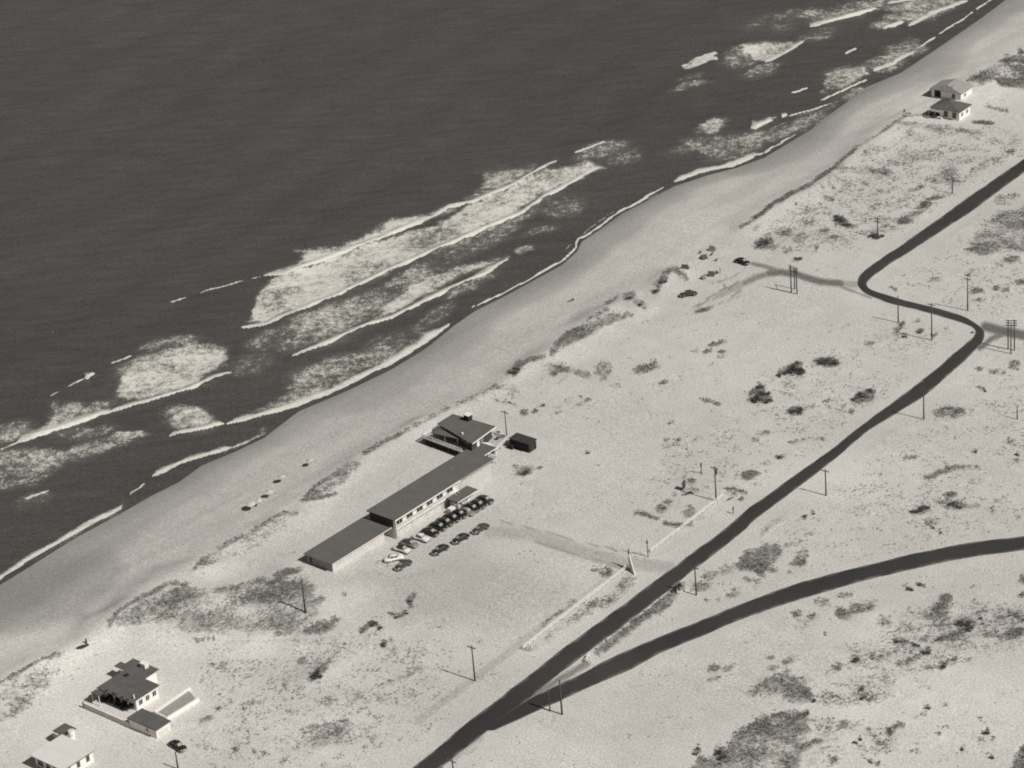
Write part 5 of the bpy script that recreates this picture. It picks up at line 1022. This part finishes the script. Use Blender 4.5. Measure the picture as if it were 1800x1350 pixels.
# driftwood timbers on the upper beach
def timber(px, py, L, ang, label, r=.16):
    b = G(px, py); t = thing('driftwood', label, 'driftwood', (b.x, b.y, b.z+r*.7), ang, 'dark driftwood timbers')
    rs = []
    for k in range(6):
        x = -L/2+L*k/5; q = r*(.8+.4*random.random()); rs.append([(x, q*math.cos(a)+.1*math.sin(k*1.7), q*math.sin(a)) for a in [2*math.pi*i/7 for i in range(7)]])
    MB().rings(rs).build('log', M['wood'], t, True); MB().bar((L*.1, 0, 0), (L*.25, .5, .3), .09, .09).build('branch', M['wood'], t)
for x, y, L, a in ((1002, 530, 1.6, 20), (1008, 527, 1.0, 100), (1590, 196, 2.2, 70), (1596, 200, 2.0, -10), (1205, 870, 1.8, 10), (1283, 878, 1.6, 35)):
    timber(x, y, L, R(a), 'dark driftwood timber lying on bare sand')
# low wire strung on stakes at the end of the lot
a, b = G(664, 990), G(698, 1003); t = thing('rope_barrier', 'low rope strung between stakes at the end of the parking row', 'barrier', a)
for k in range(3):
    p = (b-a)*(k/2); MB().cyl((p.x, p.y, -.2), (p.x, p.y, .8), .06, .05, 7).build('stake', M['wood'], t)
MB().bar((0, 0, .7), (b.x-a.x, b.y-a.y, .7+b.z-a.z), .05, .05).build('rope', M['wood'], t)

# ------------------------------------------------------------------ shrubs and dune grass
def leafball(seed, n=420):
    r_ = np.random.default_rng(seed); V = []; T = []
    cl_ = r_.normal(0, 1, (9, 3)); cl_ /= np.linalg.norm(cl_, axis=1)[:, None]; cl_ *= .62; cl_[:, 2] = abs(cl_[:, 2])*.8+.1
    for i in range(n):
        c = cl_[r_.integers(9)]+r_.normal(0, .17, 3); c[2] = max(c[2], .02); a = r_.normal(0, 1, 3); a /= np.linalg.norm(a); b = np.cross(a, r_.normal(0, 1, 3)); b /= np.linalg.norm(b); k = len(V); s_ = .07+.06*r_.random()
        V += [c-a*s_, c+a*s_, c+b*s_*1.2]; T.append((k, k+1, k+2))
    return tri_mesh('foliage', V, T)
LB = [leafball(k) for k in range(4)]
for me in LB: me.materials.append(M['leaf'])
SB = [(1335,700,3.2,1.0),(1344,692,2.2,.9),(1328,704,2.2,.8),(1352,706,2.0,.8),(1336,682,1.6,.8),(1398,648,2.6,1.0),(1386,656,2.4,.9),(1408,654,2.4,.9),(1369,661,1.4,.6),(1400,640,1.4,.7),(1443,638,2.4,.7),(1456,637,2.4,.7),(1468,638,2.0,.7),(1515,695,2.4,.7),(1530,688,1.8,.7),(1502,702,1.8,.6),(1397,725,2.2,.7),(1405,721,1.6,.6),(1372,805,1.3,.6),(1734,1290,1.1,.6),(1723,1088,.8,.5),(1430,1233,1.0,.6),(1263,1326,1.6,.7),(1270,1333,1.6,.7),(1222,1326,.9,.5),(1228,1316,.8,.5),(1697,1100,2.0,.7),(1687,1096,1.6,.6),(1705,1107,1.6,.6),(1627,1148,1.4,.6),(1658,1174,1.3,.6),(1610,1135,1.2,.5),(1579,1129,1.2,.4),(1595,1036,1.0,.5),(1603,1038,.9,.5),(1617,1028,1.0,.4),(1190,1035,1.6,.9),(1186,1040,1.4,.8),(1194,1031,1.3,.9),(1540,417,2.4,.8),(1530,417,1.3,.5),(1550,416,1.4,.6),(1478,388,2.4,.8),(1488,396,2.0,.7),(1470,382,1.6,.6),(1416,908,.9,.5),(1431,904,.6,.4),(1641,928,.6,.4),(1653,937,.6,.4),(1732,688,.7,.4),(1715,795,.8,.4),(1787,800,.8,.5),(1617,897,2.0,.7),(1607,900,1.4,.5),(1628,893,1.4,.5),(1674,888,1.8,.6),(1685,892,1.4,.5),(1631,1246,.9,.4),(1691,1318,.7,.4),(1743,1333,.9,.5),(1530,1341,.8,.4),(1503,1307,1.0,.4),(1513,1301,.8,.4),(656,1098,1.6,.6),(667,1105,1.0,.4),(675,1134,1.3,.5),(721,1058,1.2,.5),(715,1079,.7,.4),(697,1086,.9,.4),(560,1186,2.2,.9),(553,1192,1.6,.7),(903,656,1.8,.8),(908,650,1.5,.7),(1104,525,1.8,.7),(1153,513,1.2,.6),(1125,537,1.5,.6),(1165,497,1.8,.7),(922,832,1.8,.6),(955,713,.8,.4),(1033,797,.8,.4),(1403,455,1.8,.6),(1344,428,2.4,.8),(1336,432,1.6,.6),(1584,573,.9,.4),(1590,593,1.1,.5),(1616,585,.9,.4),(1710,585,.9,.4),(1505,1161,1.5,.6),(1513,1213,1.0,.4),(1518,1228,1.1,.4)]
def SHRUB_WHERE(x, y):
    for x0, y0, x1, y1, w_ in ((1310,670,1365,715,'in the pointed clump inside the road loop'),(1365,636,1415,668,'in the ridge-shaped clump inside the road loop'),(1435,625,1480,650,'in the oblong clump inside the road loop'),(1495,680,1545,712,'in the clump nearest the road inside its loop'),(1385,712,1412,735,'in the low clump below the ridge-shaped one'),(1180,1020,1200,1045,'around the ditch culvert'),(1525,410,1556,425,'at the foot of the two-crossarm pole'),(1465,375,1498,405,'in the dense patch behind the foredune scarp'),(1330,420,1350,440,'at the near end of the foredune scarp'),(1595,860,1690,905,'in the paired dark clumps between the two roads'),(1255,1320,1280,1340,'at the corner of the big scrub patch'),(1680,1090,1712,1112,'in the darkest scrub clump south of the branch road'),(545,1170,575,1200,'on the lone hummock by the house track'),(640,1050,730,1140,'between the motel and the house track'),(890,500,1170,670,'on the broken foredune past the clubhouse'),(1575,565,1720,600,'around the poles inside the road bend'),(900,700,1060,840,'on open sand beyond the shed'),(1400,895,1440,915,'on the sand wedge between the two roads'),(1570,1120,1670,1180,'along the scrub edge south of the branch road'),(1590,1020,1625,1045,'close below the branch road'),(1215,1310,1232,1330,'on bare sand beside the big scrub patch'),(1490,1150,1550,1345,'in the scattered tufts east of the big scrub patch'),(1620,1230,1760,1340,'alone on the bare sand far south of the branch road')):
        if x0 <= x <= x1 and y0 <= y <= y1: return w_
    return 'standing alone on the pale sand beyond the beach road'
for k, (x, y, r_, h_) in enumerate(SB):
    b = G(x, y); where = SHRUB_WHERE(x, y); sz = 'large' if r_ >= 2.2 else 'small' if r_ <= 1.0 else 'middling'
    t = thing('beach_shrub', '%s dark shrub %s' % (sz, where), 'shrub', b, random.random()*6.28, '%s dark shrubs %s' % (sz, where))
    o = mobj('foliage', LB[k % 4], None, t); o.scale = (r_*.8, r_*.62, h_*1.0)
    MB().cyl((0, 0, -.15), (.05, .03, h_*.55), .06, .03, 6).build('stem', M['twig'], t)
# house shrubs
for x, y, r_ in ((181, 1231, 1.3), (198, 1233, .9), (208, 1238, 1.2), (219, 1243, 1.3), (228, 1247, 1.2), (188, 1231, .9)):
    b = P(x, y, .0); t = thing('garden_shrub', 'rounded dark garden shrub against the beach house front', 'shrub', (b[0], b[1], 0), random.random()*6, 'rounded shrubs along the house front')
    o = mobj('foliage', LB[1], None, t); o.scale = (r_*.9, r_*.9, 1.2); MB().cyl((0, 0, -.1), (0, 0, .6), .06, .04, 6).build('stem', M['twig'], t)
# grass
n = 1200000; ss = rng.uniform(256, 798, n); t_ = rng.uniform(218, 455, n)
ii = np.clip(np.searchsorted(sax, ss)-1, 0, len(sax)-2); jj = np.clip(np.searchsorted(tax, t_)-1, 0, len(tax)-2)
vv = veg[jj, ii]; x, y = st2xy(ss, t_)
pr_ = (fbm(x, y, 2.6, 91, 3)); cl2 = fbm(x, y, 9, 95, 2)
keepm = rng.random(n) < np.clip(vv*1.45, 0, 1)**1.35*np.clip((pr_-.50+.50*vv)*4.5, 0, 1)*np.clip(.35+1.3*(cl2-.25), .1, 1)
keepm &= (vv > .06)
x, y, vv = x[keepm], y[keepm], vv[keepm]; ii, jj, ss, t_ = ii[keepm], jj[keepm], ss[keepm], t_[keepm]
a_ = (ss-sax[ii])/(sax[ii+1]-sax[ii]); b_ = (t_-tax[jj])/(tax[jj+1]-tax[jj])
z = (Zg[jj, ii]*(1-a_)+Zg[jj, ii+1]*a_)*(1-b_)+(Zg[jj+1, ii]*(1-a_)+Zg[jj+1, ii+1]*a_)*b_
N = len(x); print('tufts', N)
K = 4; hgt = (.14+.24*rng.random((N, K)))*(.7+.6*vv[:, None]); th = rng.uniform(0, 2*math.pi, (N, K)); wd = .07+.07*rng.random((N, K)); ln = .12+.30*rng.random((N, K))
cx_ = x[:, None]+.10*np.cos(th); cy_ = y[:, None]+.10*np.sin(th)
p0 = np.stack([cx_-wd*np.sin(th), cy_+wd*np.cos(th), np.repeat(z[:, None]-.04, K, 1)], -1); p1 = np.stack([cx_+wd*np.sin(th), cy_-wd*np.cos(th), np.repeat(z[:, None]-.04, K, 1)], -1)
p2 = np.stack([cx_+ln*np.cos(th), cy_+ln*np.sin(th), z[:, None]+hgt], -1)
V = np.stack([p0, p1, p2], 2).reshape(-1, 3); T = np.arange(len(V)).reshape(-1, 3)
gm = tri_mesh('dune_grass', V, T); tag(mobj('dune_grass', gm, M['grass']), 'grey dune grass growing in patches over the sand', 'grass', kind='stuff')
